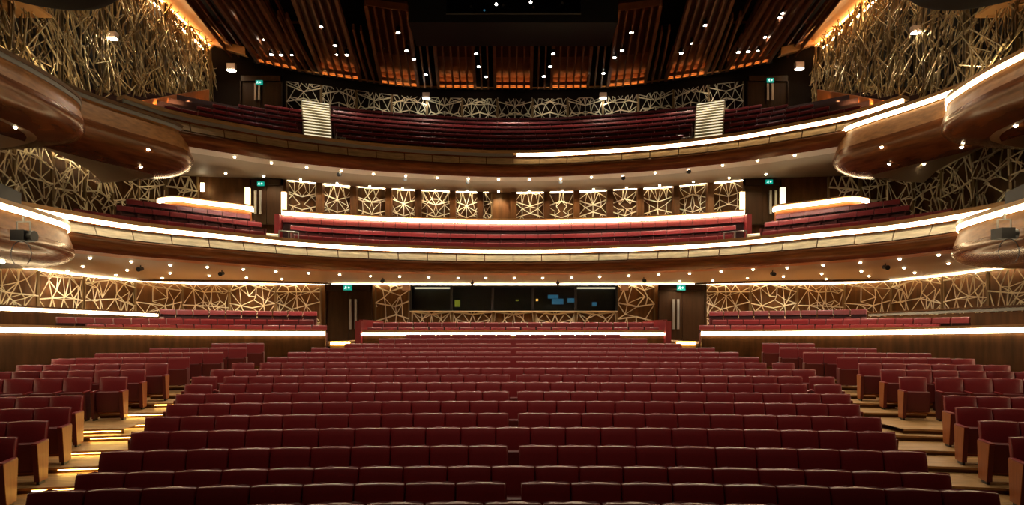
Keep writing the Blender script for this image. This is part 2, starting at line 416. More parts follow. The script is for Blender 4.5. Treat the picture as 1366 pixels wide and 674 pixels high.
# ------------------------------------------------------------------ lattice screens
def lattice_mesh(mb, A, B, z0, z1, zig, seed, depth=.10, dens=1.0, w=.035, keep=.82, sym=False, lean=0., nrm=None, post=.07, relief=0., fan=0, tall=0):
    A = Vector(A); B = Vector(B); L = (B-A).length; t = (B-A)/L; n = Vector((t.y, -t.x))
    r = random.Random(seed); Hh = z1-z0
    def P(s, z, d=0.): q = A+t*s+n*d; return (q.x, q.y, z)
    N3 = (n.x, n.y, 0)
    for s in (.03, L-.03): mb.bar(P(s, z0), P(s, z1), post, depth*1.3, N3, 1)
    pts = []
    # wavy level bars
    for zz in zig:
        m = z0+Hh*zz; up = r.choice((-1, 1)); am = Hh*.07
        tri = [(0.03, m-up*am), (L/2, m+up*am), (L-.03, m-up*am)] if sym else [(0.03, m+r.uniform(-am, am)), (L*r.uniform(.35, .65), m+r.uniform(-am, am)+up*am*.6), (L-.03, m+r.uniform(-am, am)-lean*L)]
        if tall: tri = [(.03, m+lean*L/2), (L*r.uniform(.3, .7), m+r.uniform(-.35, .35)), (L-.03, m-lean*L/2)]
        for a, b in zip(tri, tri[1:]): mb.bar(P(a[0], a[1], depth*.6), P(b[0], b[1], depth*.6), w*(2.0 if tall else 1.5), depth*.7, N3, 0)
        for q in range(5):
            tt = q/4; a, b = (tri[0], tri[1]) if tt < .5 else (tri[1], tri[2]); uu = (tt*2) % 1 if tt < 1 else 1
            pts.append((a[0]+(b[0]-a[0])*uu, a[1]+(b[1]-a[1])*uu))
    k = int(max(3, L*Hh*2.0*dens))
    for i in range(k): pts.append((r.uniform(.03, L-.03), r.uniform(z0, z1)))
    for i in range(int(2+L*1.2)):
        pts.append((L*(i+r.random()*.7)/(2+L*1.2), z0)); pts.append((L*(i+r.random()*.7)/(2+L*1.2), z1))
    if sym: pts = [(s if s < L/2 else L-s, z) for s, z in pts]; pts += [(L-s, z) for s, z in pts]
    V = [Vector((s, z)) for s, z in pts]
    res = geometry.delaunay_2d_cdt(V, [], [], 0, 1e-3); vv, ee = res[0], res[1]
    for a, b in ee:
        p, q = vv[a], vv[b]; ln = (q-p).length
        if ln < .12 or ln > 2.4: continue
        key = random.Random(int(abs((p.x+q.x)*(2*L-p.x-q.x))*1000)+int((p.y+q.y)*1000) if sym else r.random())
        if key.random() > keep: continue
        ang = abs(q.y-p.y)/ln
        if ang < .25 and key.random() < .6: continue
        e = (q-p)*(.04*key.random()); d1 = relief*(key.random()-.5); d2 = relief*(key.random()-.5)
        mb.bar(P(*(p-e), d1), P(*(q+e), d2), w*(.7+.4*key.random()), depth*(.35+.35*key.random()), N3, 0)
    for i in range(tall):
        s0 = r.uniform(.05, L-.05); zz = r.uniform(z0, z1); ln = r.uniform(.9, 2.6); an = r.choice((r.uniform(1.3, 1.85), r.uniform(.6, 1.3), r.uniform(2.0, 2.55), r.uniform(2.1, 2.6), r.uniform(1.7, 2.2))); an = an if lean > 0 else PI-an
        a = Vector((s0-math.cos(an)*ln/2, zz-math.sin(an)*ln/2)); b = Vector((s0+math.cos(an)*ln/2, zz+math.sin(an)*ln/2))
        a.x = min(max(a.x, .03), L-.03); b.x = min(max(b.x, .03), L-.03); a.y = max(a.y, z0); b.y = min(b.y, z1)
        mb.bar(P(a.x, a.y, relief*(r.random()-.5)), P(b.x, b.y, relief*(r.random()-.5)), w*(.6+.6*r.random()), depth*(.3+.4*r.random()), N3, 0 if r.random() < .72 else 1)
    for i in range(tall//14):
        s0 = L*(i+.5)/(tall//14); mb.bar(P(s0, z0, -relief*.6), P(s0, z1, -relief*.6), w*1.6, depth*.8, N3, 1)
    if fan:     # a low fan of bars rising from the foot of the screen
        c = (L/2, z0); rr = min(L*.33, Hh*.34)
        for q in range(fan):
            a = PI*(q+.5)/fan; mb.bar(P(c[0]+rr*.45*math.cos(a), c[1]+rr*.30*math.sin(a), .04), P(c[0]+rr*1.25*math.cos(a), c[1]+rr*.95*math.sin(a), .04), w*1.1, depth, N3, 0)
def screen(A, B, z0, z1, zig, seed, label, group, **kw):
    mb = MB(); lattice_mesh(mb, A, B, z0, z1, zig, seed, **kw)
    o = mb.build('lattice_screen', [M['gold'] if kw.get('tall') else M['brass'], M['bronze']])
    return tag(o, label, 'screen', group)
def on_curve_px(P, px):
    best = min(range(len(P)-1), key=lambda i: 0 if (pxof(P[i].x, P[i].y)-px)*(pxof(P[i+1].x, P[i+1].y)-px) <= 0 and P[i].y > 12 else 1e6+abs(pxof(P[i].x, P[i].y)-px))
    a, b = P[best], P[best+1]; pa, pb = pxof(a.x, a.y), pxof(b.x, b.y); t = 0 if abs(pb-pa) < 1e-6 else min(max((px-pa)/(pb-pa), 0), 1)
    return a.lerp(b, t)

# stalls: rear wall segments
W1i = off(W1, .16)
pxs = [112, 180, 243, 306, 368, 428]
lab = ['by the corner of the wall', 'second from the corner', 'third from the corner', 'fourth from the corner', 'beside the exit door']
for sd in (-1, 1):
    w = 'left' if sd < 0 else 'right'
    for i in range(5):
        a, b = (pxs[i], pxs[i+1]) if sd < 0 else (1369-pxs[i+1], 1369-pxs[i])
        screen(on_curve_px(W1i, a), on_curve_px(W1i, b), -.3, SZ1-.08, (.30, .62, .93), 100+i, f'brass lattice screen behind the {w} stalls boxes, {lab[i]}', 'lattice screens at the back of the stalls', dens=2.1, w=.029, depth=.05)
    ys = [25.6, 23.2, 20.6, 18.0]
    for i in range(3):
        A, B = ((-17.3, ys[i+1]), (-17.3, ys[i])) if sd < 0 else ((17.3, ys[i]), (17.3, ys[i+1]))
        screen(A, B, -.3, SZ1-.08, (.32, .64, .95), 120+i, f'brass lattice screen on the {w} stalls side wall, {ORD[i+1]} from the rear corner', 'lattice screens at the back of the stalls', dens=2.1, w=.029, depth=.05)
    a, b = (500, 546) if sd < 0 else (823, 874)
    screen(on_curve_px(W1i, a), on_curve_px(W1i, b), -.3, SZ1-.08, (.36, .68, .95), 130+sd, f'brass lattice screen between the control window and the {w} exit door', 'lattice screens at the back of the stalls', dens=.9, w=.042, depth=.07)
for i in range(5):
    a = 548+55*i
    screen(on_curve_px(W1i, a), on_curve_px(W1i, a+55), -.1, .86, (.97,), 140+i % 2, f'low brass lattice under the control window, {ORD[i+1]} panel from the left', 'low lattice under the control window', dens=1.1, w=.042, depth=.07, sym=True, fan=7 if i in (0, 2, 4) else 0)

# lower balcony: rear screens between pillars
px1 = [378, 427, 472, 519, 558, 604, 640.5, 685, 729.5, 769, 813.5, 854, 901.5, 947, 997]
R1i = off(R1, .22); BZ0, BZ1 = 5.12, 6.93
for i in range(14):
    if i == 6:
        mb = MB(); A, B = on_curve_px(R1i, px1[i]+17), on_curve_px(R1i, px1[i+1]); mb.bar((A.x, A.y, 6.0), (B.x, B.y, 6.0), 1.75, .1, (0, -1, 0))
        mb2 = mb.build('wall_panel', M['wallwood']); struct(mb2, 'plain dark wood panel in the middle of the lower balcony rear wall', 'wall panel')
        A, B = on_curve_px(R1i, px1[i]), on_curve_px(R1i, px1[i]+16)
    else: A, B = on_curve_px(R1i, px1[i]), on_curve_px(R1i, px1[i+1])
    screen(A, B, BZ0, BZ1-.06, (.36, .70), 200+i % 2*7+(i > 6), f'brass lattice screen on the lower balcony rear wall, {ORD[i+1]} from the left', 'lattice screens of the lower balcony', sym=i != 6, dens=1.25 if i % 2 == 0 else .8, w=.025, depth=.055, fan=7 if i % 2 == 0 else 0)
for i, p in enumerate(px1):
    P = on_curve_px(off(R1, .35), p); mb = MB(); n_ = normals(R1)[90]
    mb.bar((P.x, P.y, BZ0), (P.x, P.y, BZ1), .30 if 0 < i < 14 else .36, .34, (0, -1, 0))
    struct(mb.build('pillar', M['wallwood_dark'] if i % 2 == 0 else M['wallwood']), f'dark wood pillar {ORD[i+1]} from the left on the lower balcony rear wall', 'pillar')
for sd in (-1, 1):
    w = 'left' if sd < 0 else 'right'
    ys = [27.4, 25.6, 23.8, 22.0, 20.2, 18.2]
    for i in range(5):
        A, B = ((-17.2, ys[i+1]), (-17.2, ys[i])) if sd < 0 else ((17.2, ys[i]), (17.2, ys[i+1]))
        screen(A, B, 3.4, 6.85, (.3, .6, .86), 230+i, f'tall brass lattice screen on the {w} wall of the lower balcony, {ORD[i+1]} from the back', 'side lattice screens of the lower balcony', dens=2.1, w=.034, depth=.06, keep=.75, relief=.35, lean=.12 if sd < 0 else -.12)
    for i, (a, b) in enumerate(((150, 186), (186, 221))):
        A, B = on_curve_px(R1i, a if sd < 0 else 1369-b), on_curve_px(R1i, b if sd < 0 else 1369-a)
        screen(A, B, 4.2, 6.82, (.3, .6, .86), 240+i, f'brass lattice screen {ORD[i+1]} from the {w} rear corner of the lower balcony', 'side lattice screens of the lower balcony', dens=2.0, w=.034, depth=.06, relief=.2)
    A, B = on_curve_px(R1i, 222 if sd < 0 else 1104), on_curve_px(R1i, 265 if sd < 0 else 1147)
    screen(A, B, 4.9, 6.85, (.35, .7), 250, f'small brass lattice above the curved {w} box front', 'side lattice screens of the lower balcony', dens=.8, w=.045)

# top gallery rear screens
W2i = off(W2, .25)
for i in range(13):
    a = 686.9-23.5*13+47*i
    screen(on_curve_px(W2i, a), on_curve_px(W2i, a+47), 11.3, 13.25, (.22, .52, .84), 300+i % 2, f'brass lattice screen behind the top gallery seats, {ORD[i+1]} from the left', 'lattice screens of the top gallery', sym=True, dens=1.0, w=.032, depth=.06)
# tall side screens
for sd in (-1, 1):
    w = 'left' if sd < 0 else 'right'
    ys = [33.2, 31.0, 28.8, 26.6, 24.4, 22.2, 20.0, 17.6]
    for i in range(7):
        A, B = ((-15.75, ys[i+1]), (-15.75, ys[i])) if sd < 0 else ((15.75, ys[i]), (15.75, ys[i+1]))
        screen(A, B, 8.1 if i > 1 else 9.3, 14.8, (.10, .26, .42, .58, .74, .9), 400+i, f'tall brass lattice screen on the {w} gallery wall, {ORD[i+1]} from the back', 'tall lattice screens of the gallery', dens=.35, keep=.5, w=.032, depth=.065, relief=.7, lean=.55 if sd < 0 else -.55, post=.12, tall=92)

# ------------------------------------------------------------------ balconies
def ring(P, d, z, zc=0.): return at(off(P, d), zc+z)
FAS = [(.06, -.065), (.06, -.10), (.0, -.11)]
BEL = [(.0, -.40), (.13, -.43), (.17, -.50), (.16, -.58), (.08, -.70), (-.06, -.79), (-.25, -.86)]
def balcony(P, Z, name, label, wallP, zs, lit, bandw, soff=M['soffit'], band=M['band'], pan=M['panel']):
    t = thing(name, label, 'balcony', (0, P[len(P)//2].y, Z-.9))
    mb = MB(); mb.loft([ring(P, -.30, .19, Z), ring(P, .11, .19, Z), ring(P, .11, .065, Z), ring(P, -.30, .065, Z)], closed=True); mb.build('rail', M['rail'], t, 40)
    for (i0, i1, m) in lit:
        Q = P[i0:i1+1]; mb = MB(); mb.loft([ring(Q, .01, .06, Z), ring(Q, .085, .06, Z), ring(Q, .085, -.06, Z), ring(Q, .01, -.06, Z)], closed=True)
        o = mb.build('light_strip', m, t, 40)
    mb = MB(); mb.loft([ring(P, d, z, Z) for d, z in FAS]+[ring(P, -.03, -.11, Z), ring(P, -.03, -.42, Z)]+[ring(P, d, z, Z) for d, z in BEL])
    mb.build('belly', M['belly'], t, 50)
    # pale panels between the strip and the belly, one by one
    L = length(P); k = max(2, round(L/1.14)); Q = resample(P, k*6+1)
    for i in range(k):
        S = Q[i*6:i*6+7]; N = normals(Q)[i*6:i*6+7]
        S = [s.copy() for s in S]; e0 = (S[1]-S[0]).normalized()*.018; S[0] += e0; S[-1] -= (S[-1]-S[-2]).normalized()*.018
        rr = lambda d, z: [(s.x+n.x*d, s.y+n.y*d, Z+z) for s, n in zip(S, N)]
        mb = MB(); mb.loft([rr(.0, -.115), rr(.14, -.405), rr(.10, -.405), rr(-.02, -.115)], closed=True); mb.build('fascia_panel', pan, t, 40)
    inner = off(P, -.25); inner2 = off(P, -.25-bandw); zb = Z-.86
    mb = MB(); mb.loft([at(inner, zb), at(inner2, zb+.03)]); mb.build('soffit_band', band, t, 40)
    n = len(P); Wl = resample(wallP, n)
    mb = MB(); zz = zb+.03
    mb.loft([[(p.x+(q.x-p.x)*u, p.y+(q.y-p.y)*u, zz+(zs-zz)*u) for p, q in zip(inner2, Wl)] for u in (0, .33, .66, 1)]); mb.build('soffit', soff, t, 40)
    return t
def crop_curve(P, ymin): return [p for p in P if p.y >= ymin]
W1c = crop_curve(W1, 17.5); R1c = crop_curve(R1, 20.5)
bal1 = balcony(T1, T1Z, 'lower_balcony', 'lower balcony with glowing curved rail running across the hall above the stalls', W1c, SZ1, [(0, 180, M['strip'])], 1.15)
bal2 = balcony(T2, T2Z, 'top_balcony', 'upper balcony front whose light strip glows only on its right half', R1c, 6.93, [(0, 90, M['strip_off']), (91, 180, M['strip'])], .9, M['soffit_top'], M['band_top'], M['panel_top'])
# cove lights at the head of the walls
def cove(P, z, m, label, w=.05, h=.05, d=.10, seg=None):
    mb = MB(); mb.loft([ring(P, d, z, 0), ring(P, d+w, z, 0), ring(P, d+w, z-h, 0), ring(P, d, z-h, 0)], closed=True)
    return tag(mb.build('cove_light', m, smooth=40), label, 'cove light', 'cove lights')
cove(W1c, SZ1-.02, M['cove'], 'long warm cove light at the head of the stalls rear wall', .06, .05, .22)
for i in range(14):
    A, B = on_curve_px(off(R1, .34), px1[i]), on_curve_px(off(R1, .34), px1[i+1]); e = (B-A).normalized()*.17
    if i == 6: B = A.lerp(B, .35)
    cove([A+e, (A+B)/2, B-e], 6.92, M['cove'], f'warm cove light above the {ORD[i+1]} lower balcony lattice from the left', .06, .06 if i % 2 else .035, 0)
for sd in (-1, 1):
    w = 'left' if sd < 0 else 'right'
    Q = [Vector((sd*17.05, y)) for y in (19.9, 24, 27.6)]; Q = Q if sd < 0 else Q[::-1]
    cove(Q, 6.70, M['cove'] if sd < 0 else M['strip_off'], ('bright' if sd < 0 else 'unlit') + f' cove along the top of the {w} lower balcony wall', .06, .05, 0)
    Q = [Vector((sd*17.05, y)) for y in (12, 16, 19.7)]; Q = Q if sd < 0 else Q[::-1]
    cove(Q, 6.20, M['cove'] if sd < 0 else M['strip_off'], ('bright' if sd < 0 else 'unlit') + f' cove under the upper {w} box nearest the stage', .06, .05, 0)
    Q = [Vector((sd*16.2, y)) for y in (17.6, 24, 33.3)]; Q = Q if sd < 0 else Q[::-1]
    cove(Q, 14.75, M['cove_dim'], f'warm cove light behind the head of the tall {w} lattice', .08, .08, 0)
    cove(Q, 8.0, M['cove_dim'], f'warm uplight along the foot of the tall {w} lattice', .08, .06, 0)

# ------------------------------------------------------------------ side boxes
def box_balcony(path, Z, spine, wallx, name, label, strip, vs=1.0, wz=None, seg=41):
    P = cr(path, seg); N = normals(P)
    a, b = Vector(spine[0]), Vector(spine[1])
    def off2(d):
        out = []
        for p, nn in zip(P, N):
            if d >= 0: out.append(p+nn*d); continue
            u = max(0, min(1, (p-a).dot(b-a)/(b-a).length_squared)); s = a+(b-a)*u; v = s-p; out.append(p+v*min(1, -d/max(v.length, -d)))
        return out
    R_ = lambda d, z: at(off2(d), Z+z)
    t = thing(name, label, 'balcony', (P[seg//2].x, P[seg//2].y, Z-1.0))
    mb = MB(); mb.loft([R_(-.30, .17), R_(.10, .17), R_(.10, .065), R_(-.30, .065)], closed=True); mb.build('rail', M['rail'] if strip is M['strip'] else M['riser'], t, 40)  # rail colour darkened where the strip is off, in place of shade
    mb = MB(); mb.loft([R_(.0, .06), R_(.085, .06), R_(.085, -.06), R_(.0, -.06)], closed=True); mb.build('light_strip', strip, t, 40)
    k_ = vs**1.3
    mb = MB(); mb.loft([R_(.06, -.065), R_(.03, -.10), R_(.10*k_, -.30*vs), R_(.16*k_, -.50*vs)]); mb.build('fascia_panel', M['box_panel'], t, 60)
    mb = MB(); mb.loft([R_(.16*k_, -.50*vs), R_(.20*k_, -.62*vs), R_(.19*k_, -.74*vs), R_(.11*k_, -.86*vs), R_(-.08, -.97*vs), R_(-.45, -1.06*vs), R_(-.95, -1.10*vs)]); mb.build('belly', M['belly'], t, 60)
    q = off2(-.95); zb = Z-1.10*vs; wz_ = zb if wz is None else wz; qq = q if wallx < 0 else q[::-1]
    mb = MB(); wl_ = [Vector((wallx, y)) for y in (min(p.y for p in q), max(p.y for p in q))]
    W_ = [Vector((wallx, wl_[0].y+(wl_[1].y-wl_[0].y)*i/(len(qq)-1))) for i in range(len(qq))]
    mb.loft([[(p.x+(w.x-p.x)*u, p.y+(w.y-p.y)*u, zb+(wz_-zb)*u**.7) for p, w in zip(qq, W_)] for u in (0, .2, .4, .6, .8, 1)]); mb.build('soffit', M['soffit'], t, 40)
    dz_ = max(Z-.5, wz_+.06); mb = MB(); q = off2(-.3); poly = [(p.x, p.y, dz_) for p in q]+[(wallx, q[-1].y, dz_), (wallx, q[0].y, dz_)]; mb.add(poly, [tuple(range(len(poly)))]); mb.build('deck', M['carpet'], t)
    return t
PB = [(-13.5, 16.6), (-13.0, 18.6), (-12.55, 19.9), (-11.95, 21.2), (-11.65, 22.1), (-11.9, 23.0), (-12.9, 23.6), (-15.9, 24.0)]
PA = [(-11.7, 11.5), (-12.1, 14.2), (-12.1, 16.0), (-12.2, 17.2), (-12.45, 18.2), (-13.2, 19.0), (-14.5, 19.4), (-16.4, 19.6)]
PC = [(-11.1, 11.0), (-11.5, 14.3), (-11.75, 16.0), (-12.05, 17.1), (-12.6, 17.8), (-13.8, 18.2), (-17.4, 18.5)]
for sd in (-1, 1):
    w = 'left' if sd < 0 else 'right'
    f_ = (lambda P: P) if sd < 0 else (lambda P: [(-x, y) for x, y in P][::-1])
    m = M['strip_off'] if sd < 0 else M['strip']; lit = 'unlit' if sd < 0 else 'glowing'
    box_balcony(f_(PB), 7.0, f_([(-15.6, 16.6), (-13.4, 22.3)]), sd*17.5, 'box_balcony', f'upper {w} box with {lit} rail, next to the end of the top balcony', m, 1.42, 6.8)
    box_balcony(f_(PA), 6.5, f_([(-15.5, 11.5), (-13.9, 17.6)]), sd*17.5, 'box_balcony', f'upper {w} box with {lit} rail, nearest the stage', m, 1.0, 6.32)
    box_balcony(f_(PC), 2.78, f_([(-15.5, 11.0), (-13.8, 16.7)]), sd*17.5, 'box_balcony', f'lower {w} box with glowing rail at the end of the lower balcony', M['strip'], 1.0, 2.2)

# ------------------------------------------------------------------ parterre boxes around the stalls
PWL = [(-13.6, 7), (-13.5, 13), (-13.3, 15.5), (-12.95, 17.3), (-12.3, 19.1), (-11.5, 20.7), (-10.3, 22.2), (-8.7, 23.15), (-6.95, 23.55)]
def parterre(path, name, label):
    P = cr(path, 81); n = len(P); t = thing(name, label, 'parapet', (P[n//2].x, P[n//2].y, -1.6))
    z = [.07-.19*(p.y-13)/10.5 for p in P]
    rg = lambda d, h: [(q.x, q.y, zz+h) for q, zz in zip(off(P, d), z)]
    mb = MB(); mb.loft([rg(-.05, -2.9), rg(.0, -.12), rg(.0, -.09), rg(-.2, -.09), rg(-.25, -2.9)], closed=True); mb.build('front_wall', M['wallwood_dark'], t, 40)
    mb = MB(); mb.loft([rg(.0, -.07), rg(.07, -.07), rg(.07, .07), rg(.0, .07)], closed=True); mb.build('light_strip', M['strip'], t, 40)
    mb = MB(); mb.loft([rg(.09, .075), rg(.09, .15), rg(-.25, .15), rg(-.25, .075)], closed=True); mb.build('rail', M['rail'], t, 40)
    return P
PL = parterre(PWL, 'box_parapet', 'wooden parapet with glowing top curving round the left of the stalls')
PR = parterre([(-x, y) for x, y in PWL][::-1], 'box_parapet', 'wooden parapet with glowing top curving round the right of the stalls')
PCn = [(-5.85, 24.75), (-3, 25.0), (0, 25.05), (3, 25.0), (5.85, 24.75)]
P = cr(PCn, 41); t = thing('box_parapet', 'straight parapet with glowing rail between the two exit aisles behind the stalls', 'parapet', (0, 25, -1.1))
mb = MB(); mb.loft([ring(P, -.05, -1.3), ring(P, 0, -.22), ring(P, -.2, -.22), ring(P, -.25, -1.3)], closed=True); mb.build('front_wall', M['wallwood_dark'], t)
mb = MB(); mb.loft([ring(P, 0, -.19), ring(P, .06, -.19), ring(P, .06, -.09), ring(P, 0, -.09)], closed=True); mb.build('light_strip', M['strip'], t)
mb = MB(); mb.loft([ring(P, .08, -.075), ring(P, .08, .02), ring(P, -.25, .02), ring(P, -.25, -.075)], closed=True); mb.build('rail', M['rail'], t)
for sd in (-1, 1):
    mb = MB(); mb.box(*sorted((sd*5.86, sd*6.08)), 24.5, 25.1, -1.2, .36); mb.box(*sorted((sd*5.9, sd*6.05)), 25.0, 29.0, -1.2, .42); o = mb.build('end_panel', M['leather'], t); o['label'] = 'red upholstered end panel'
# glowing landing steps before the two exit doors
for sd in (-1, 1):
    w = 'left' if sd < 0 else 'right'
    x0, x1 = sorted((sd*6.13, sd*6.9))
    t = thing('landing_step', f'amber lit step in front of the {w} exit door behind the stalls', 'step', ((x0+x1)/2, 24, -.7))
    mb = MB(); mb.box(x0, x1, 24.0, 30.1, -.9, -.42); mb.build('tread', M['parquet'], t)
    mb = MB(); mb.box(x0+.02, x1-.02, 23.975, 24.0, -.55, -.43); mb.build('step_light', M['step_led'], t)
    # low inner parapet of the rear side boxes
    xs_ = sd*15.5; mb = MB(); mb.box(*sorted((xs_-.1, xs_+.1)), 19.0, 27.6, -.6, .58); mb.box(*sorted((xs_-.14, xs_+.18)), 19.0, 27.6, .72, .78)
    t = thing('inner_parapet', f'low inner parapet with glowing edge on the {w} side of the stalls', 'parapet', (xs_, 23, -.6)); mb.build('wall', M['wallwood_dark'], t)
    mb = MB(); mb.box(*sorted((xs_-.12, xs_+.12)), 19.0, 27.6, .61, .70); mb.build('light_strip', M['strip'] if sd < 0 else M['strip_off'], t)

# seats of the boxes and balconies (all of them past the nearest three hundred)
def seat_row(P, d, ztop, ok, pitch=.56, w=.272, pad=.19):
    Q = off(P, d); L = length(Q); k = int(L/pitch); S = resample(Q, 2*k+1); N = normals(S)
    for i in range(1, len(S)-1, 2):
        p, nn = S[i], N[i]; x = pxof(p.x, p.y)
        if ok(x, p): far_seat(p.x, p.y, ztop-.95, math.atan2(nn.x, -nn.y), w, pad)
for PP, sd in ((PL, -1), (PR, 1)):
    u = (lambda x: x) if sd < 0 else (lambda x: 1369-x)
    seat_row(PP, -1.05, .20, lambda x, p: 104 < u(x) < 429, .58)
    seat_row(PP, -2.0, .42, lambda x, p: 85 < u(x) < 429 and p.y > 17, .58)
    seat_row(PP, -3.4, .80, lambda x, p: 221 < u(x) < 428 and abs(p.x) < 15, .58)
seat_row(P, -1.0, .13, lambda x, p: True, .60, .285)
seat_row(P, -2.0, .34, lambda x, p: True, .60, .285)
dk = MB()
def deck(P, d0, d1, z, mb, th=.5): mb.loft([ring(P, d0, z-th), ring(P, d0, z), ring(P, d1, z), ring(P, d1, z-th)], closed=True)
# lower balcony
T1r = cr(T1, 361)
c1 = lambda x: 392 < x < 978; s1 = lambda x: 112 < x < 343 or 1026 < x < 1257
seat_row(T1r, -1.35, 3.76, lambda x, p: 400 < x < 970 or 112 < x < 352 or 1017 < x < 1257)
seat_row(T1r, -2.65, 4.32, lambda x, p: c1(x) or 148 < x < 343 or 1026 < x < 1221)
seat_row(T1r, -3.75, 4.78, lambda x, p: 176 < x < 334 or 1035 < x < 1193)
# top balcony
T2r = cr(T2, 361)
rowsT2 = [(1.35+.92*k, 8.02+.515*k) for k in range(8)]
for k, (d, z) in enumerate(rowsT2):
    e = 1.1*k; lim = 22.6+1.44*k
    seat_row(T2r, -d, z, lambda x, p, e=e, lim=lim: (449-e < x < 920+e) or (120 < x < 404-e*.4 or 965+e*.4 < x < 1249) and abs(p.x) < 15.4 and p.y > lim, pad=.13)
far = FAR.build('auditorium_seat', [M['leather'], M['leather_dark'], M['carpet']])
tag(far, 'all the small red seats of the last stalls rows, the boxes and both balconies', 'seats', None, 'stuff')
# decks under the balcony seats
def decks(P, rows, name, label):
    mb = MB()
    for i, (d, z) in enumerate(rows):
        d1 = rows[i+1][0]-.55 if i+1 < len(rows) else d+2.0
        deck(P, -(d-.55 if i else .2), -d1, z-.95, mb, .28 if i == 0 else .5)
    return struct(mb.build(name, M['carpet'], smooth=30), label, 'floor')
decks(T1, [(1.35, 3.76), (2.65, 4.32), (3.75, 4.78), (4.9, 4.95)], 'floor_lower_balcony', 'dark stepped deck under the lower balcony seats')
decks(T2, rowsT2, 'floor_top_balcony', 'dark stepped deck under the top balcony seats')
mbp = MB()
for PP in (PL, PR): deck(PP, -.3, -1.5, -.75, mbp); deck(PP, -1.5, -2.8, -.53, mbp)
struct(mbp.build('floor_boxes', M['carpet'], smooth=30), 'dark deck under the box seats', 'floor')

# ------------------------------------------------------------------ ledges at the back of the lower balcony
LZ = 5.22
def ledge(path, label, red, seg=41):
    P = cr(path, seg); t = thing('box_parapet', label, 'parapet', (P[seg//2].x, P[seg//2].y, LZ-1.2))
    mb = MB(); mb.loft([ring(P, .0, -.07, LZ), ring(P, .08, -.07, LZ), ring(P, .08, .07, LZ), ring(P, .0, .07, LZ)], closed=True); mb.build('light_strip', M['strip'], t, 40)
    mb = MB(); mb.loft([ring(P, .10, .10, LZ), ring(P, .10, .16, LZ), ring(P, -.3, .16, LZ), ring(P, -.3, .10, LZ)], closed=True); mb.build('rail', M['rail'], t, 40)
    if red:
        mb = MB(); mb.loft([ring(P, -.1, -.1, LZ), ring(P, -.02, -.1, LZ), ring(P, -.02, -1.3, LZ), ring(P, -.1, -1.3, LZ)], closed=True); mb.build('lower_wall', M['carpet'], t, 40)
        k = 38; Q = resample(P, k*2+1); N = normals(Q)
        for i in range(k):
            S = [s.copy() for s in Q[i*2:i*2+3]]; e = (S[2]-S[0]).normalized()*.012; S[0] += e; S[2] -= e; NN = N[i*2:i*2+3]
            rr = lambda d, z: [(s.x+n_.x*d, s.y+n_.y*d, LZ+z) for s, n_ in zip(S, NN)]
            mb = MB(); mb.loft([rr(-.04, -.09), rr(-.02, -.09), rr(.10, -.40), rr(-.02, -.42)], closed=True); mb.build('upholstered_panel', M['leather'], t)
        for e in (P[0], P[-1]):
            q = -1 if e.x < 0 else 1
            mb = MB(); mb.box(*sorted((e.x-.02*q, e.x+.2*q)), e.y-.35, e.y+.5, LZ-1.25, LZ-.1); mb.build('end_panel', M['leather'], t)
    else:
        mb = MB(); mb.loft([ring(P, -.1, -.1, LZ), ring(P, -.02, -.1, LZ), ring(P, .04, -.62, LZ), ring(P, -.1, -.62, LZ)], closed=True); mb.build('wood_front', M['side_wood'], t, 40)
    return t
hl = [(0, 30.75), onz(610, 295.6, LZ), onz(520, 293, LZ), onz(440, 289, LZ), onz(376, 284.5, LZ)]
ledge(full(hl), 'long curved box front with bright ledge and red panels behind the lower balcony rows', True)
SL = [onz(212, 269, LZ), onz(225, 266.8, LZ), onz(240, 266.6, LZ), onz(278, 271.5, LZ), onz(327, 277.5, LZ), onz(336, 280.5, LZ)]
ledge(SL, 'short curved wooden box front with bright ledge, left of the lower balcony door', False)
ledge([(-x, y) for x, y in SL][::-1], 'short curved wooden box front with bright ledge, right of the lower balcony door', False)
for i, (px, y0, y1) in enumerate(((329.5, 250, 277), (378, 256, 284), (991, 256, 284), (1045, 250, 277))):
    x, y = on_curve_px(off(R1, .9), px) if i in (0, 3) else on_curve_px(cr(full(hl), 41), px)
    z0, z1 = (CY-y1)/F*y, (CY-y0)/F*y; mb = MB(); mb.box(x-.09, x+.09, y-.02, y+.16, z0, z1, 0)
    o = mb.build('vertical_light', M['soft_led']); tag(o, f'short upright light bar beside the lower balcony doors, {ORD[i+1]} from the left', 'light bar', 'upright light bars')

# ------------------------------------------------------------------ doors and exit signs
nd = [0]
def door(pxa, pxb, ytop, ybot, Y, handles, label, sgn, lintel=True):
    nd[0] += 1; xa, xb = (pxa-CX)/F*Y, (pxb-CX)/F*Y; z0, z1 = (CY-ybot)/F*Y, (CY-ytop)/F*Y
    t = struct(bpy.data.objects.new(f'door_{nd[0]}', None), label, 'door'); COL.objects.link(t); t.location = ((xa+xb)/2, Y, z0+H0)
    xm = (xa+xb)/2
    for a, b in ((xa+.06, xm-.01), (xm+.01, xb-.06)):
        mb = MB(); mb.box(a, b, Y-.12, Y-.05, z0, z1-.28); mb.build('leaf', M['door'], t)
    mb = MB(); mb.box(xa, xa+.06, Y-.2, Y, z0, z1); mb.box(xb-.06, xb, Y-.2, Y, z0, z1); mb.box(xa, xb, Y-.2, Y, z1-.28, z1); mb.build('frame', M['door'], t)
    for hx in handles:
        x = (hx-CX)/F*Y; h = z1-z0
        mb = MB(); mb.box(x-.05, x+.05, Y-.26, Y-.21, z0+h*.22, z0+h*.74)
        for q in (.28, .68): mb.box(x-.02, x+.02, Y-.22, Y-.11, z0+h*q-.02, z0+h*q+.02)
        o = mb.build('door_handle', M['steel'], t)
    return t
door(435, 497, 380, 456, 30.3, (469, 476), 'dark double door behind the stalls, left exit', -1)
door(878, 941, 380, 456, 30.3, (897, 903), 'dark double door behind the stalls, right exit', 1)
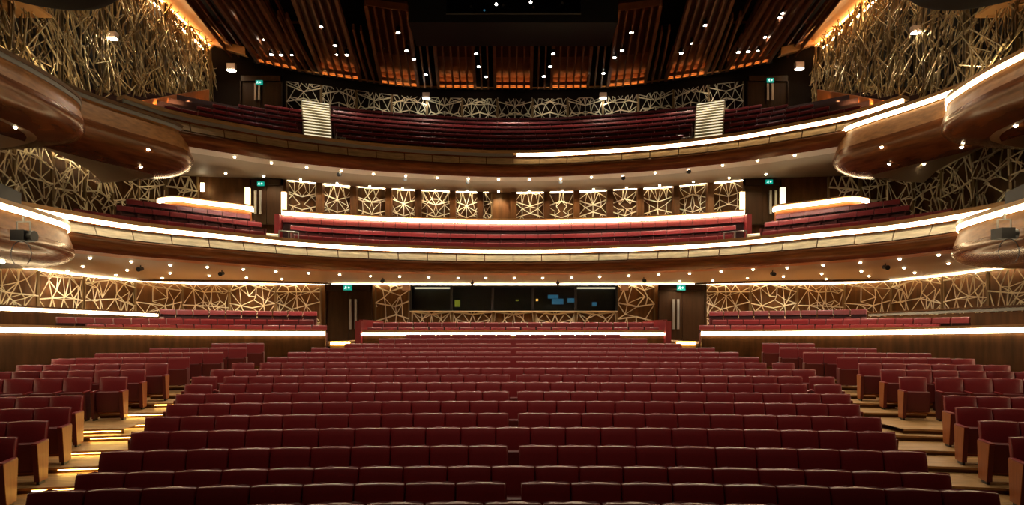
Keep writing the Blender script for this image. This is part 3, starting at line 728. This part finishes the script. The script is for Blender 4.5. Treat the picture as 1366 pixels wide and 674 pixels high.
door(336, 378, 240, 300, 28.9, (343.5, 350), 'dark door of the lower balcony on the left', -1)
door(991, 1040, 240, 300, 28.9, (1025, 1032), 'dark door of the lower balcony on the right', 1)
door(322, 377, 103, 145, 33.1, (343, 348), 'dark door behind the top gallery on the left', -1)
door(996, 1050, 103, 145, 33.1, (1022, 1028), 'dark door behind the top gallery on the right', 1)
def exit_sign(px, py, Y, wpx, label):
    x, y, z = ony(px, py, Y); s = wpx/F*Y/2; h = s*.62
    t = thing('exit_sign', label, 'sign', (x, Y, z-h), 'green exit signs')
    mb = MB(); mb.box(x-s, x+s, Y, Y+.06, z-h, z+h); mb.build('housing', M['sign_green'], t)
    mb = MB(); yb = Y-.004
    fx = x-s*.45; k = h                                  # running figure
    mb.lathe([(0.001, -.1*k), (.14*k, 0), (.001, .1*k)], (fx+.12*k, yb, z+.62*k), 8)
    for a, b, w_ in (((.05, .42), (-.08, -.08), .22), ((-.08, -.08), (.25, -.25), .16), ((.25, -.25), (.22, -.7), .14), ((-.08, -.08), (-.3, -.42), .16), ((-.3, -.42), (-.62, -.45), .14), ((.05, .38), (.42, .15), .12), ((.03, .36), (-.38, .22), .12)):
        mb.bar((fx+a[0]*k, yb, z+a[1]*k), (fx+b[0]*k, yb, z+b[1]*k), w_*k, .01, (0, -1, 0))
    mb.build('running_figure', M['sign_white'], t); mb = MB()
    ax = x+s*.42
    mb.bar((ax+.35*k, yb, z), (ax-.35*k, yb, z), .2*k, .01, (0, -1, 0))
    for q in (-1, 1): mb.bar((ax-.45*k, yb, z), (ax-.05*k, yb, z+q*.42*k), .2*k, .01, (0, -1, 0))
    mb.build('arrow', M['sign_white'], t)
exit_sign(463.5, 384, 30.0, 11, 'green exit sign above the left door behind the stalls')
exit_sign(909, 384, 30.0, 11, 'green exit sign above the right door behind the stalls')
exit_sign(347.5, 245, 28.6, 9, 'green exit sign above the left lower balcony door')
exit_sign(1026.5, 242.5, 28.6, 9, 'green exit sign above the right lower balcony door')
exit_sign(345.5, 110, 32.8, 9, 'green exit sign over the left top gallery door')
exit_sign(1028, 107, 32.8, 9, 'green exit sign over the right top gallery door')

# ------------------------------------------------------------------ control room window
Yw = 30.55
x0, x1 = (547-CX)/F*Yw, (823.5-CX)/F*Yw; z0, z1 = (CY-415)/F*Yw, (CY-381)/F*Yw
t = struct(bpy.data.objects.new('window_1', None), 'long dark control room window behind the stalls', 'window'); COL.objects.link(t); t.location = (0, Yw, z0+H0)
mb = MB(); mb.box(x0, x1, Yw-.12, Yw+.1, z0-.06, z0); mb.build('sill', M['brass'], t)
mb = MB(); mb.box(x0, x1, Yw-.1, Yw+.1, z1-.08, z1)
for x in (x0+.04, x1-.04): mb.box(x-.05, x+.05, Yw-.1, Yw+.1, z0, z1)
for p in (602, 657, 711, 768): x = (p-CX)/F*Yw; mb.box(x-.06, x+.06, Yw-.05, Yw+.06, z0, z1-.05)
mb.build('window_frame', M['black'], t)
xs_ = [x0]+[(p-CX)/F*Yw for p in (602, 657, 711, 768)]+[x1]
for a, b in zip(xs_, xs_[1:]):
    mb = MB(); mb.box(a+.06, b-.06, Yw, Yw+.012, z0, z1-.05); mb.build('pane', M['glass'], t)
mb = MB(); mb.box(x0, x1, Yw+.11, Yw+.16, z0-.02, z1+.03)
struct(mb.build('wall_control_room', M['glass_dark']), 'black interior behind the control room glass', 'wall')
def screen_prop(px, py, w, h, m, name, label, cat):
    x, y, z = ony(px, py, Yw+.06); mb = MB(); mb.box(x-w/2, x+w/2, y, y+.03, z-h/2, z+h/2, 0); mb.box(x-w/2-.02, x+w/2+.02, y+.03, y+.045, z-h/2-.02, z+h/2+.02, 1)
    tag(mb.build(name, [m, M['black']]), label, cat)
screen_prop(610, 405, .25, .32, M['screen_y'], 'monitor', 'small yellow-green screen in the control room window', 'monitor')
screen_prop(738, 396, .50, .18, M['screen_b'], 'monitor', 'upper wide blue monitor in the control room window', 'monitor')
screen_prop(744, 402.5, .55, .26, M['screen_b'], 'monitor', 'lower wide blue monitor in the control room window', 'monitor')
screen_prop(762, 401, .36, .2, M['screen_b'], 'monitor', 'blue monitor right of the wide pair in the control window', 'monitor')
screen_prop(793, 406, .22, .18, M['screen_b'], 'monitor', 'lone small blue monitor at the right end of the control window', 'monitor')
screen_prop(716.5, 400.5, .10, .10, M['screen_o'], 'desk_lamp', 'small orange lamp inside the control room window', 'lamp')
screen_prop(690, 401, .14, .06, M['screen_y'], 'desk_lamp', 'small green lamp inside the control room window', 'lamp')
for i, (a, b) in enumerate(((553, 602), (770, 822))):
    xa, xb = (a-CX)/F*Yw, (b-CX)/F*Yw; mb = MB(); mb.box(xa, xb, Yw+.03, Yw+.09, z1-.16, z1-.10)  # glowing strip painted in place of a reflection on the glass
    tag(mb.build('painted_reflection', M['step_white']), f'painted pale reflection at the {"left" if i == 0 else "right"} top corner of the control window', 'light bar')

# ------------------------------------------------------------------ ceiling
mb = MB(); mb.box(-18, 18, 6, 38, 16.5, 16.8); struct(mb.build('ceiling', M['ceil']), 'black ceiling void above the slatted panels', 'ceiling')
CE = cr(full([(0, 35.9), (-5.4, 35.65), (-8.6, 34.6), (-11.0, 33.55), (-13.1, 32.3)]), 241)
CZ = 13.62
Lc = length(CE)
def ce_at(s):   # arc length from the centre
    u = (s+Lc/2)/Lc*(len(CE)-1); i = max(0, min(len(CE)-2, int(u))); return CE[i].lerp(CE[i+1], u-i)
mb = MB(); mb.loft([ring(CE, .0, CZ+.02), ring(CE, .06, CZ+.02), ring(CE, .06, CZ+.08), ring(CE, .0, CZ+.08)], closed=True); tag(mb.build('ceiling_edge_rail', M['covewood'], smooth=40), 'thin curved wooden rail along the rear edge of the slatted ceiling', 'rail')
mb = MB(); mb.loft([ring(CE, -.1, CZ+.02), ring(CE, -.25, CZ+.02), ring(CE, -.25, CZ+2.9), ring(CE, -.1, CZ+2.9)], closed=True); struct(mb.build('ceiling_bulkhead', M['darkwall'], smooth=40), 'dark bulkhead above the top gallery lattice', 'ceiling')
PER = 3.17; SP = .40
def focus_dir(p, a): d = Vector((0, -a))-p; return d.normalized()
panel_names = 0
def slat_panel(s0, s1, Lf, backing, label, group, foc):
    t = None; k = max(1, round((s1-s0)/SP)); c = ce_at((s0+s1)/2)
    t = thing('ceiling_panel', label, 'ceiling panel', (c.x, c.y, CZ), group)
    mb = MB(); mf = MB()
    for i in range(k+1):
        p = ce_at(s0+(s1-s0)*i/k); d = focus_dir(p, foc) if foc else Vector((0, -1))
        q = p+d*Lf; wth = .15 if (i in (0, k) and backing) else .08
        nrm = (d.y, -d.x, 0)
        m = 6; zz = lambda u: CZ+.12+.55*max(0, u-.35)**1.5
        for j in range(m):
            u0, u1 = j/m, (j+1)/m; a = p-d*.06+(q-p)*u0; b = p-d*.06+(q-p)*u1
            mb.bar((a.x, a.y, zz(u0)), (b.x, b.y, zz(u1)), .30, wth, nrm)
    mb.build('slats', M['slat'], t)
    rows_ = [[], [], [], []]
    for i in range(k+1):
        p = ce_at(s0+(s1-s0)*i/k); d = focus_dir(p, foc) if foc else Vector((0, -1))
        for r_, u in zip(rows_, (.05, 2.75, 3.2, Lf)):
            q = p+d*u; r_.append((q.x, q.y, CZ+(.62 if u < 3 else .36)+.55*max(0, u/Lf-.35)**1.5))
    if backing:
        m1 = MB(); m1.loft([[(x, y, CZ+.10) for x, y, z in rows_[0]], rows_[0]]); m1.loft([rows_[0], rows_[1]]); m1.loft([[(x, y, z+.06) for x, y, z in rows_[0]], [(x, y, z+.06) for x, y, z in rows_[1]]]); m1.build('rear_backing', M['slat'], t)
        m1 = MB(); m1.loft([rows_[2], rows_[3]]); m1.loft([[(x, y, z+.06) for x, y, z in rows_[2]], [(x, y, z+.06) for x, y, z in rows_[3]]]); m1.build('front_backing', M['backing'], t)
        e = [((x, y, z-.22)) for x, y, z in rows_[3]]; m1 = MB()
        for a, b in zip(e, e[1:]): m1.bar(a, b, .30, .06, (0, -1, 0))
        m1.build('front_rail', M['slat'], t)
        inn = [[], []]
        for i in range(k+1):
            p = ce_at(s0+(s1-s0)*i/k); d = focus_dir(p, foc) if foc else Vector((0, -1))
            for r_, u in zip(inn, (.17, .25)): q = p+d*u; r_.append((q.x, q.y))
        m1 = MB()
        for a, b in zip(inn[0], inn[0][1:]): m1.bar((*a, CZ+.22), (*b, CZ+.22), .06, .05, (0, 0, 1))
        o = m1.build('cove_light', M['orange_led'], t); o['label'] = 'orange cove light'
        m1 = MB()
        for a, b in zip(inn[1], inn[1][1:]): m1.bar((*a, CZ+.19), (*b, CZ+.19), .03, .20, (0, 0, 1))
        m1.build('cove_lip', M['covewood'], t)
for k in range(-5, 6):
    sc_ = k*PER; h = 1.02
    Lf = 5.9 if abs(k) <= 1 else 8.0 if abs(k) == 2 else 8.6 if abs(k) == 3 else 12.5
    foc = 19 if abs(k) <= 1 else 24 if abs(k) == 2 else 40 if abs(k) == 3 else 90 if abs(k) == 4 else 0
    if abs(sc_)+h < Lc/2: slat_panel(sc_-h, sc_+h, Lf, True, f'slatted wood ceiling panel with orange lit rear, {ORD[k+6]} from the left', 'slatted ceiling panels', foc)
    elif abs(sc_)-h < Lc/2: slat_panel(*(sorted((math.copysign(abs(sc_)-h, sc_), math.copysign(Lc/2, sc_)))), Lf, True, f'outermost slatted wood ceiling panel on the {"left" if k < 0 else "right"}', 'slatted ceiling panels', foc)
    if k < 5:
        g0, g1 = sc_+h+.38, sc_+PER-h-.38
        if abs(g0) < Lc/2 and abs(g1) < Lc/2: slat_panel(g0, g1, min(Lf, 5.5), False, f'pair of bare wooden slats in the {ORD[k+6]} dark gap of the ceiling', 'bare slats in the ceiling gaps', foc)
# side ceiling slats over the wings
for sd in (-1, 1):
    w = 'left' if sd < 0 else 'right'
    t = thing('ceiling_panel', f'long bare curved slats of the ceiling beside the {w} orange cove', 'ceiling panel', (sd*13, 28, 14))
    mb = MB()
    for i in range(10):
        pts = []
        for j in range(13):
            u = j/12; y = 33.2-u*15; x = sd*(14.7-.42*i*(1+.25*u)-.3*u); z = 14.35+.9*math.sin(u*PI*.6)-.02*i; pts.append((x, y, z))
        for a, b in zip(pts, pts[1:]): mb.bar(a, b, .22, .08, (1, 0, 0))
    mb.build('slats', M['slat'], t)
    mb = MB()
    for y in (31, 27, 23): mb.box(*sorted((sd*10.2, sd*14.9)), y-.04, y+.04, 14.95, 15.05)
    mb.build('cross_bars', M['slat'], t)
    # orange cove board along the head of the side wall
    t = thing('ceiling_cove', f'curved orange lit cove board above the tall {w} lattice', 'cove', (sd*15.3, 26, 14.9))
    P0 = [(sd*15.95, y) for y in (16, 20, 24, 28, 32, 33.5)]; mb = MB()
    ys_ = (14, 20, 26, 30, 33.6)
    mb.loft([[(sd*15.95, y, 14.98) for y in ys_], [(sd*15.3, y, 14.98) for y in ys_], [(sd*14.85, y, 14.90) for y in ys_], [(sd*14.6, y, 14.72) for y in ys_], [(sd*14.6, y, 15.2) for y in ys_]]); mb.build('board', M['covewood'], t, 60)
    mb = MB(); mb.box(*sorted((sd*15.80, sd*15.88)), 14, 33.4, 14.82, 14.90); mb.build('cove_light', M['cove_orange'], t)
    # return piece towards the gallery back wall
    mb = MB(); r0 = [(sd*15.6, 33.5, 14.9), (sd*14.5, 32.9, 14.3), (sd*13.4, 32.4, 13.85)]; mb.loft([r0, [(x, y-.5, z-.05) for x, y, z in r0], [(x, y-.6, z+.3) for x, y, z in r0]]); mb.build('return_board', M['covewood'], t, 40)
    # wooden stepped end panels at the foot of the tall screens
    for i in range(6):
        px = (sd < 0) and (176+18.5*i) or (1193-18.5*i); Y = 24.35+1.44*i; x = sd*abs((176+18.5*i-CX)/F*Y)
        zt = (CY-[139, 136, 133, 129, 126, 123][i])/F*Y-.35
        mb = MB(); mb.hexa([(x-.06, Y-.7, zt-1.3), (x+.06, Y-.7, zt-1.3), (x+.06, Y+.7, zt-1.3), (x-.06, Y+.7, zt-1.3), (x-.06, Y-.7, zt+.10), (x+.06, Y-.7, zt+.10), (x+.06, Y+.7, zt+.75), (x-.06, Y+.7, zt+.75)])
        tag(mb.build('end_panel_screen', M['side_wood']), f'slanted wood panel at the {w} end of gallery rows, {ORD[i+1]} from the front', 'wood panel', 'slanted wood panels beside the gallery rows')

# lighting bridge
Y = 24.0
t = thing('lighting_bridge', 'black lighting bridge with a lit opening hanging from the ceiling centre', 'lighting bridge', (0, Y, 11.9))
x0, x1 = -3.95, 3.95; a0, a1 = (595-CX)/F*Y, (775-CX)/F*Y; zo = (CY-18.5)/F*Y
mb = MB(); mb.box(x0, x1, Y, Y+2.0, 11.6, zo-.03); mb.box(x0, a0, Y, Y+2.0, zo-.03, 14.2); mb.box(a1, x1, Y, Y+2.0, zo-.03, 14.2); mb.box(a0, a1, Y+1.6, Y+2.0, zo-.03, 14.2); mb.box(x0, x1, Y, Y+2.0, 13.6, 14.2)
mb.build('body', M['black'], t)
mb = MB(); mb.box(a0, a1, Y-.03, Y+.02, zo-.03, zo+.02); mb.build('lit_sill', M['steel'], t)
for i, (px, py, m) in enumerate(((628, 9, M['steel']), (646, 14, M['screen_b']), (662, 6, M['lens_cool']), (671, 7, M['steel']), (708, 3, M['lens_cool']), (712, 10, M['steel']), (750, 4, M['steel']))):
    x, y, z = ony(px, py, Y+.6); t = thing('stage_lamp', f'small stage lamp inside the lighting bridge opening, {ORD[i+1]} from the left', 'lamp', (x, y, z), 'stage lamps in the lighting bridge')
    mb = MB(); mb.tube((x, y, z), (x, y+.35, z+.08), .08, 10); mb.build('body', M['black'], t)
    mb = MB(); mb.tube((x, y-.012, z), (x, y, z), .05 if m is not M['screen_b'] else .04, 8); mb.build('lens', m, t)

# dark rounded bulkheads in the top corners
for sd in (-1, 1):
    w = 'left' if sd < 0 else 'right'
    mb = MB(); mb.lathe([(.01, 0), (1.2, .02), (1.85, .09), (2.2, .22), (2.38, .42), (2.45, .7), (2.45, 4.0)], (sd*13.5, 17.6, 9.72), 40)
    tag(mb.build('rounded_bulkhead', M['ceil'], smooth=50), f'dark rounded bulkhead hanging in the upper {w} corner', 'bulkhead')
    mb = MB(); mb.box(*sorted((sd*15.2, sd*17.5)), 16.5, 21.0, 10.3, 10.38); tag(mb.build('cove_board', M['covewood']), f'thin orange board beside the {w} rounded bulkhead', 'board')

# ------------------------------------------------------------------ stairs and handrails in the balconies
def stair(P, px0, px1, d0, dd, nst, z0, dz, label):
    Q = off(P, -d0); c = on_curve_px(Q, (px0+px1)/2); t = thing('staircase', label, 'stairs', (c.x, c.y, z0-.2))
    for i in range(nst):
        Q = off(P, -(d0+dd*i)); Q2 = off(P, -(d0+dd*(i+1)))
        e = (i/nst)*4
        A, B = on_curve_px(Q, px0+(-e if px0 < 684 else e)), on_curve_px(Q, px1+(-e if px0 < 684 else e)); n_ = (on_curve_px(Q2, (px0+px1)/2)-on_curve_px(Q, (px0+px1)/2))
        z = z0+dz*i; mb = MB()
        mb.hexa([(A.x, A.y, z-.5), (B.x, B.y, z-.5), (B.x+n_.x*1.1, B.y+n_.y*1.1, z-.5), (A.x+n_.x*1.1, A.y+n_.y*1.1, z-.5), (A.x, A.y, z), (B.x, B.y, z), (B.x+n_.x*1.1, B.y+n_.y*1.1, z), (A.x+n_.x*1.1, A.y+n_.y*1.1, z)], 0)
        u = (n_.normalized())*-.01; A2, B2 = A.lerp(B, .04)+u, A.lerp(B, .96)+u
        mb.bar((A2.x, A2.y, z-.035), (B2.x, B2.y, z-.035), .035, .02, (n_.x, n_.y, 0), 1)
        mb.build('step', [M['tread'], M['step_white']], t)
stair(T2r, 405, 444, .85, .46, 16, 7.55, .275, 'steep pale lit staircase between gallery seats on the left')
stair(T2r, 925, 964, .85, .46, 16, 7.55, .275, 'steep pale lit staircase between gallery seats on the right')
stair(T1r, 347, 376, 1.6, .55, 5, 3.28, .2, 'short pale lit stair by the left lower balcony door')
stair(T1r, 993, 1023, 1.6, .55, 5, 3.28, .2, 'short pale lit stair by the right lower balcony door')
def handrail(P, px0, px1, d, z, label):
    A, B = on_curve_px(off(P, -d), px0), on_curve_px(off(P, -d), px1); t = thing('handrail', label, 'handrail', (A.x, A.y, z), 'handrails by the balcony stairs'); mb = MB()
    for q in (0, .5, 1): p = A.lerp(B, q); mb.tube((p.x, p.y, z), (p.x, p.y, z+.85), .025, 6)
    mb.build('posts', M['steel'], t)
    for h in (.45, .83): mb = MB(); mb.tube((A.x, A.y, z+h), (B.x, B.y, z+h), .022, 6); mb.build('bar', M['steel'], t)
handrail(T1r, 372, 398, .9, 2.95, 'thin steel handrail beside the left lower balcony stair')
handrail(T1r, 966, 996, .9, 2.95, 'thin steel handrail beside the right lower balcony stair')
handrail(T2r, 448, 461, .7, 7.1, 'thin steel handrail beside the left gallery stair')
handrail(T2r, 910, 922, .7, 7.1, 'thin steel handrail beside the right gallery stair')

# ------------------------------------------------------------------ downlights
def proto_down(m):
    mb = MB(); mb.lathe([(.058, .008), (.060, -.012), (.052, -.036), (.034, -.054), (.008, -.060)], (0, 0, 0), 14, 0); mb.lathe([(.060, .004), (.085, -.004), (.09, .014)], (0, 0, 0), 14, 1)
    return mb.build('downlight', [m, M['bezel']], dz=0, link=False)
D0 = proto_down(M['lens'])
def downlights(rows, zfun, where, group):
    for r_, pts in enumerate(rows):
        pts = sorted(pts)
        for i, (px, py) in enumerate(pts):
            x, y, z = zfun(px, py)
            o = D0.copy(); COL.objects.link(o); o.location = (x, y, z+H0-.01); o.scale = (.78, .78, .78)
            tag(o, f'small recessed downlight {ORD[i+1]} from the left in the {["front", "second", "rear"][r_]} line under the {where}', 'downlight', group)
D1 = [[(3.7, 349), (120, 343.6), (175, 348.6), (227, 353), (276.6, 356), (324.6, 359), (368, 362), (411.5, 364), (453, 366), (494, 368), (533, 368.6), (572, 369.6), (611, 370.6), (648, 370.6), (686, 370.6), (724, 370.6), (762.5, 370), (800, 369), (839, 367.6), (879, 366), (920, 364.6), (962, 362), (1004.6, 359), (1050, 357), (1098, 353.6), (1147.6, 350), (1200, 345), (1252, 339.6)],
      [(110.6, 355), (169.7, 360), (227, 364), (279, 367.3), (328.7, 370), (376, 372), (907, 375), (951, 374), (997, 371), (1045, 368.6), (1096, 365), (1149, 361.6), (1206, 357), (1265, 351)],
      [(90, 361), (154.6, 366.6), (216.4, 370.6), (274, 374), (326.6, 376), (1046.7, 375), (1102, 372), (1159, 368), (1220, 363.6)]]
D2 = [[(313, 209), (362, 217), (409, 223), (455, 227.7), (498, 231.7), (541, 234), (583, 236.7), (624.6, 238), (665, 239), (706, 239), (748, 238), (789, 236), (831, 234), (874, 230), (918, 226), (964, 220), (1010.6, 213.7), (1060, 206.7)],
      [(301, 231), (352, 234.5), (401, 239), (449.5, 244), (493, 248), (537, 251), (580.5, 253.4), (623, 254.4), (665, 255), (706, 255), (750, 253.7), (792, 252), (836, 250), (880, 246.7), (925, 242), (972.6, 237), (1021.7, 232)]]
import mathutils.bvhtree as bvt
deps = bpy.context.evaluated_depsgraph_get()
def soffit_hit(objs):
    trees = []
    for o in objs:
        me = o.data; mw = Vector(o.parent.location) if o.parent else Vector()
        trees.append(bvt.BVHTree.FromPolygons([v.co+mw for v in me.vertices], [p.vertices[:] for p in me.polygons]))
    org = Vector((0, 0, H0))
    def f(px, py):
        d = Vector(((px-CX)/F, 1, (CY-py)/F)).normalized(); best = None
        for t in trees:
            h = t.ray_cast(org, d)
            if h[0] is not None and (best is None or h[3] < best[1]): best = (h[0], h[3])
        if best is None: return None
        p = best[0]; return (p.x, p.y, p.z-H0)
    return f
def kids(n): return [o for o in bpy.data.objects if o.name.split('.')[0] == n]
def safe(rows, f): return [[q for q in r if f(*q) is not None] for r in rows]
f1 = soffit_hit([o for o in kids('soffit')+kids('soffit_band')+kids('belly') if o.parent and o.parent.name.startswith(('lower_balcony', 'box_balcony')) and o.parent.location.z < H0+3])
f2 = soffit_hit([o for o in kids('soffit')+kids('soffit_band')+kids('belly') if o.parent and o.parent.name.startswith('top_balcony')])
f3 = soffit_hit([o for o in kids('soffit')+kids('belly') if o.parent and o.parent.name.startswith('box_balcony') and o.parent.location.z > H0+3])
downlights(safe(D1, f1), f1, 'lower balcony', 'downlights under the lower balcony')
downlights(safe(D2, f2), f2, 'top balcony', 'downlights under the top balcony')
D3 = [[(20.5, 169), (197.8, 199), (188, 222), (1355, 167), (1176, 195.6), (1282.6, 195.6), (1186, 218), (1232.6, 218), (1279, 218)]]
downlights(safe(D3, f3), f3, 'upper side boxes', 'downlights under the upper side boxes')

# small black projectors hanging under the soffits
BP = [(187.7, 357, 1), (296, 363.6, 1), (510.7, 374, 1), (630, 377, 1), (744, 377, 1), (859, 373, 1), (1030.7, 364, 1), (1181, 354.6, 1), (453, 231.6, 2), (540.7, 238, 2), (624, 242, 2), (747.6, 242, 2), (831, 236.4, 2), (918, 227.7, 2)]
nb = {1: 0, 2: 0}
for px, py, w in BP:
    h = (f1 if w == 1 else f2)(px, py-3)
    if h is None: continue
    nb[w] += 1; x, y, z = h
    t = thing('projector_lamp', f'small black projector {ORD[nb[w]]} from the left under the {"lower" if w == 1 else "top"} balcony', 'projector', (x, y, z), 'black projectors under the balconies')
    mb = MB(); mb.tube((x, y, z), (x, y, z-.07), .02, 8); mb.build('stem', M['black'], t)
    mb = MB(); mb.tube((x, y+.08, z-.12), (x, y-.12, z-.16), .075, 12); mb.tube((x, y-.12, z-.16), (x, y-.15, z-.166), .085, 12); mb.build('housing', M['black'], t)

# theatre spotlights on the lower boxes
for sd, px, py in ((-1, 33, 314), (1, 1341, 311)):
    w = 'left' if sd < 0 else 'right'; x, y, z = ony(px, py, 14.0)
    t = thing('theatre_spotlight', f'black theatre spotlight on a yoke hanging on the lower {w} box front', 'spotlight', (x, y, z))
    mb = MB(); mb.box(x-.20, x+.10, y-.16, y+.16, z-.13, z+.10); mb.tube((x+.10, y, z-.02), (x+.22, y, z-.02), .12, 14); mb.build('housing', M['black'], t, 30)
    mb = MB()
    for q in (-.17, .12): mb.bar((x+q, y, z), (x+q, y, z+.30), .03, .02, (0, -1, 0))
    mb.bar((x-.17, y, z+.30), (x+.12, y, z+.30), .03, .02, (0, -1, 0)); mb.bar((x-.02, y, z+.30), (x-.02, y, z+.42), .04, .04, (0, -1, 0)); mb.build('yoke', M['steel'], t)
    mb = MB(); pts = [(x+.1+.25*math.sin(a)*.9-.1, y-.1, z-.42+.28*math.cos(a)) for a in [i*PI/10 for i in range(-8, 9)]]
    for a, b in zip(pts, pts[1:]): mb.tube(a, b, .009, 5)
    mb.build('cable', M['black'], t)
    # dark partition behind the lower box rail
    mb = MB(); mb.hexa([(sd*12.0, 14.6, 2.95), (sd*12.1, 14.6, 2.95), (sd*12.6, 16.2, 2.95), (sd*12.5, 16.2, 2.95), (sd*12.0, 14.6, 3.5), (sd*12.1, 14.6, 3.5), (sd*12.6, 16.2, 3.5), (sd*12.5, 16.2, 3.5)])
    tag(mb.build('partition_screen', M['darkwall']), f'plain dark partition standing behind the lower {w} box rail', 'partition')

# wall floodlights and small speakers
def flood(px, py, Y, s, label, em=True):
    x, y, z = ony(px, py, Y); t = thing('wall_floodlight', label, 'floodlight', (x, y, z))
    mb = MB(); mb.box(x-s, x+s, Y-.12, Y+.1, z-s*.7, z+s*.8); bevel_obj(mb.build('housing', M['cream'], t), .02)
    if em: mb = MB(); mb.box(x-s*.85, x+s*.85, Y-.135, Y+.08, z-s*.86, z-s*.7); mb.build('lens', M['lens_cool'], t)
flood(568.5, 128, 35.8, .20, 'cream box floodlight on the gallery rear wall, left of centre')
flood(804.5, 128, 35.8, .20, 'cream box floodlight on the gallery rear wall, right of centre')
flood(309, 90, 32.6, .22, 'cream box floodlight beside the left gallery door')
flood(1066, 88, 32.6, .22, 'cream box floodlight beside the right gallery door')
flood(151, 48, 24.6, .16, 'small cream box floodlight on the tall left lattice')
flood(1221, 40, 24.6, .16, 'small cream box floodlight on the tall right lattice')
flood(542, 384, 30.2, .18, 'small cream speaker left of the control window', False)
flood(833, 384, 30.2, .18, 'small cream speaker right of the control window', False)
x, y, z = ony(270.5, 250, 28.3); mb = MB(); mb.box(x-.07, x+.07, y-.06, y, z-.18, z+.18); tag(mb.build('wall_lamp', M['strip']), 'small glowing wall lamp above the left curved box front', 'lamp')

# ------------------------------------------------------------------ ceiling spotlights
SPOTS = [(323, 20), (353, 53), (362, 73), (375, 73.5), (389, 73.5), (428, 36), (447, 61), (449, 73), (462.5, 73.5), (531, 44), (542.5, 68), (552, 79), (568, 99.7), (635, 72), (638.5, 89), (648, 102.5), (738, 72), (734, 89), (725.5, 102), (805, 98), (820, 77), (830, 67.5), (842.5, 43.5), (909, 71), (924, 58), (941, 34), (985, 70), (998, 69), (1011, 68), (1020, 50), (1040, 24), (1045, 18)]
for i, (px, py) in enumerate(SPOTS):
    z = CZ-.05; 
    if py < 60: z = CZ+.15
    x, y = onz(px, py, z)
    t = thing('ceiling_spotlight', f'round ceiling spotlight {ORD[i+1]} from the left among the slats', 'spotlight', (x, y, z), 'spotlights in the slatted ceiling')
    mb = MB(); mb.tube((x, y, z), (x, y, z+.25), .11, 12, r2=.09); mb.tube((x, y, z+.25), (x, y, z+.9), .02, 6); mb.build('housing', M['black'], t, 40)
    mb = MB(); mb.tube((x, y, z-.012), (x, y, z+.005), .085 if i not in (4, 7, 28) else .055, 12); mb.build('lens', M['lens_cool'], t)

# ------------------------------------------------------------------ lamps
def spot(x, y, z, tx, ty, tz, W, size, col=(1, .84, .62), blend=.6, r=.12):
    l = bpy.data.lights.new('hall_or_fill_lamp', 'SPOT'); l.energy = W; l.spot_size = math.radians(size); l.spot_blend = blend; l.color = col; l.shadow_soft_size = r
    o = bpy.data.objects.new('hall_or_fill_lamp', l); COL.objects.link(o); o.location = (x, y, z+H0)
    d = Vector((tx-x, ty-y, tz-z)); o.rotation_euler = d.to_track_quat('-Z', 'Y').to_euler(); return o
for x in (-8, -2.7, 2.7, 8): spot(x, 10, 15.5, x*.85, 16.5, -1.2, 2100, 75, blend=1)
for x in (-6, 6): spot(x, 0, 15.0, x*.8, 9, -1.7, 480, 70, blend=1)  # added fill for the dark front rows, not a known lamp
for x in (-9, -3, 3, 9): spot(x, 22, 14.5, x, 16, -1.5, 2600, 65, blend=1)
for x in (-12, -8, -4, 0, 4, 8, 12): spot(x, 32.6-abs(x)*.2, 13.45, x, 31.6-abs(x)*.25, 8, 330, 120)
for x in (-10, -6, -2, 2, 6, 10): spot(x, 34.6-x*x*.022, 13.3, x*1.02, 36.3-x*x*.022, 12.4, 30, 120)  # lamps added only to brighten the gallery rear lattice
for sd in (-1, 1):
    for i in range(6):
        y = 24.3+1.44*i; x = sd*abs((176+18.5*i-CX)/F*y); l = spot(x-sd*.55, y-1.0, 7.6+.53*i+.7, x, y, 7.9+.53*i+.2, 45, 120, (1, .62, .25), r=.05)
for sd in (-1, 1):
    for y in (19.0, 22.0, 25.0, 28.0, 31.0): spot(sd*14.5, y, 14.5, sd*15.5, y+.3, 8, 115, 130, r=.04)  # added grazing lamps without fixtures, to give the tall lattice contrast
    for y in (21.5, 26, 30): spot(sd*14.3, y, 8.6, sd*15.9, y+.3, 10.5, 60, 130, r=.04)  # extra fill added in front of the tall lattice, no fixtures there
def under(rows, f, W, step=1):
    for r_ in rows:
        for px, py in sorted(r_)[::step]:
            h = f(px, py)
            if h: spot(h[0], h[1], h[2]-.05, h[0]*.995, h[1]-.02, h[2]-2, W, 150, r=.07)
under(D1[1:], f1, 220); under(D1[:1], f1, 130)
under(D2[1:], f2, 210); under(D2[:1], f2, 300)
for x in (-4.5, -2.2, 0, 2.2, 4.5): spot(x, 27.3, 2.0, x, 26.6, 0, 110, 140, r=.07)

# ------------------------------------------------------------------ world and camera
wd = bpy.data.worlds.new('hall'); C.world = wd; wd.use_nodes = True
wd.node_tree.nodes['Background'].inputs['Color'].default_value = (1, .8, .6, 1); wd.node_tree.nodes['Background'].inputs['Strength'].default_value = .004
cam = bpy.data.cameras.new('camera'); co = bpy.data.objects.new('camera', cam); COL.objects.link(co); C.camera = co
cam.sensor_width = 36; cam.lens = F/1366*36; cam.shift_y = (CY-337)/1366; cam.shift_x = (683-CX)/1366
co.location = (0, 0, H0); co.rotation_euler = (PI/2, 0, 0); cam.clip_end = 200
C.view_settings.view_transform = 'Standard'; C.view_settings.look = 'None'; C.view_settings.gamma = 1; C.view_settings.exposure = 0
C.view_settings.use_curve_mapping = False
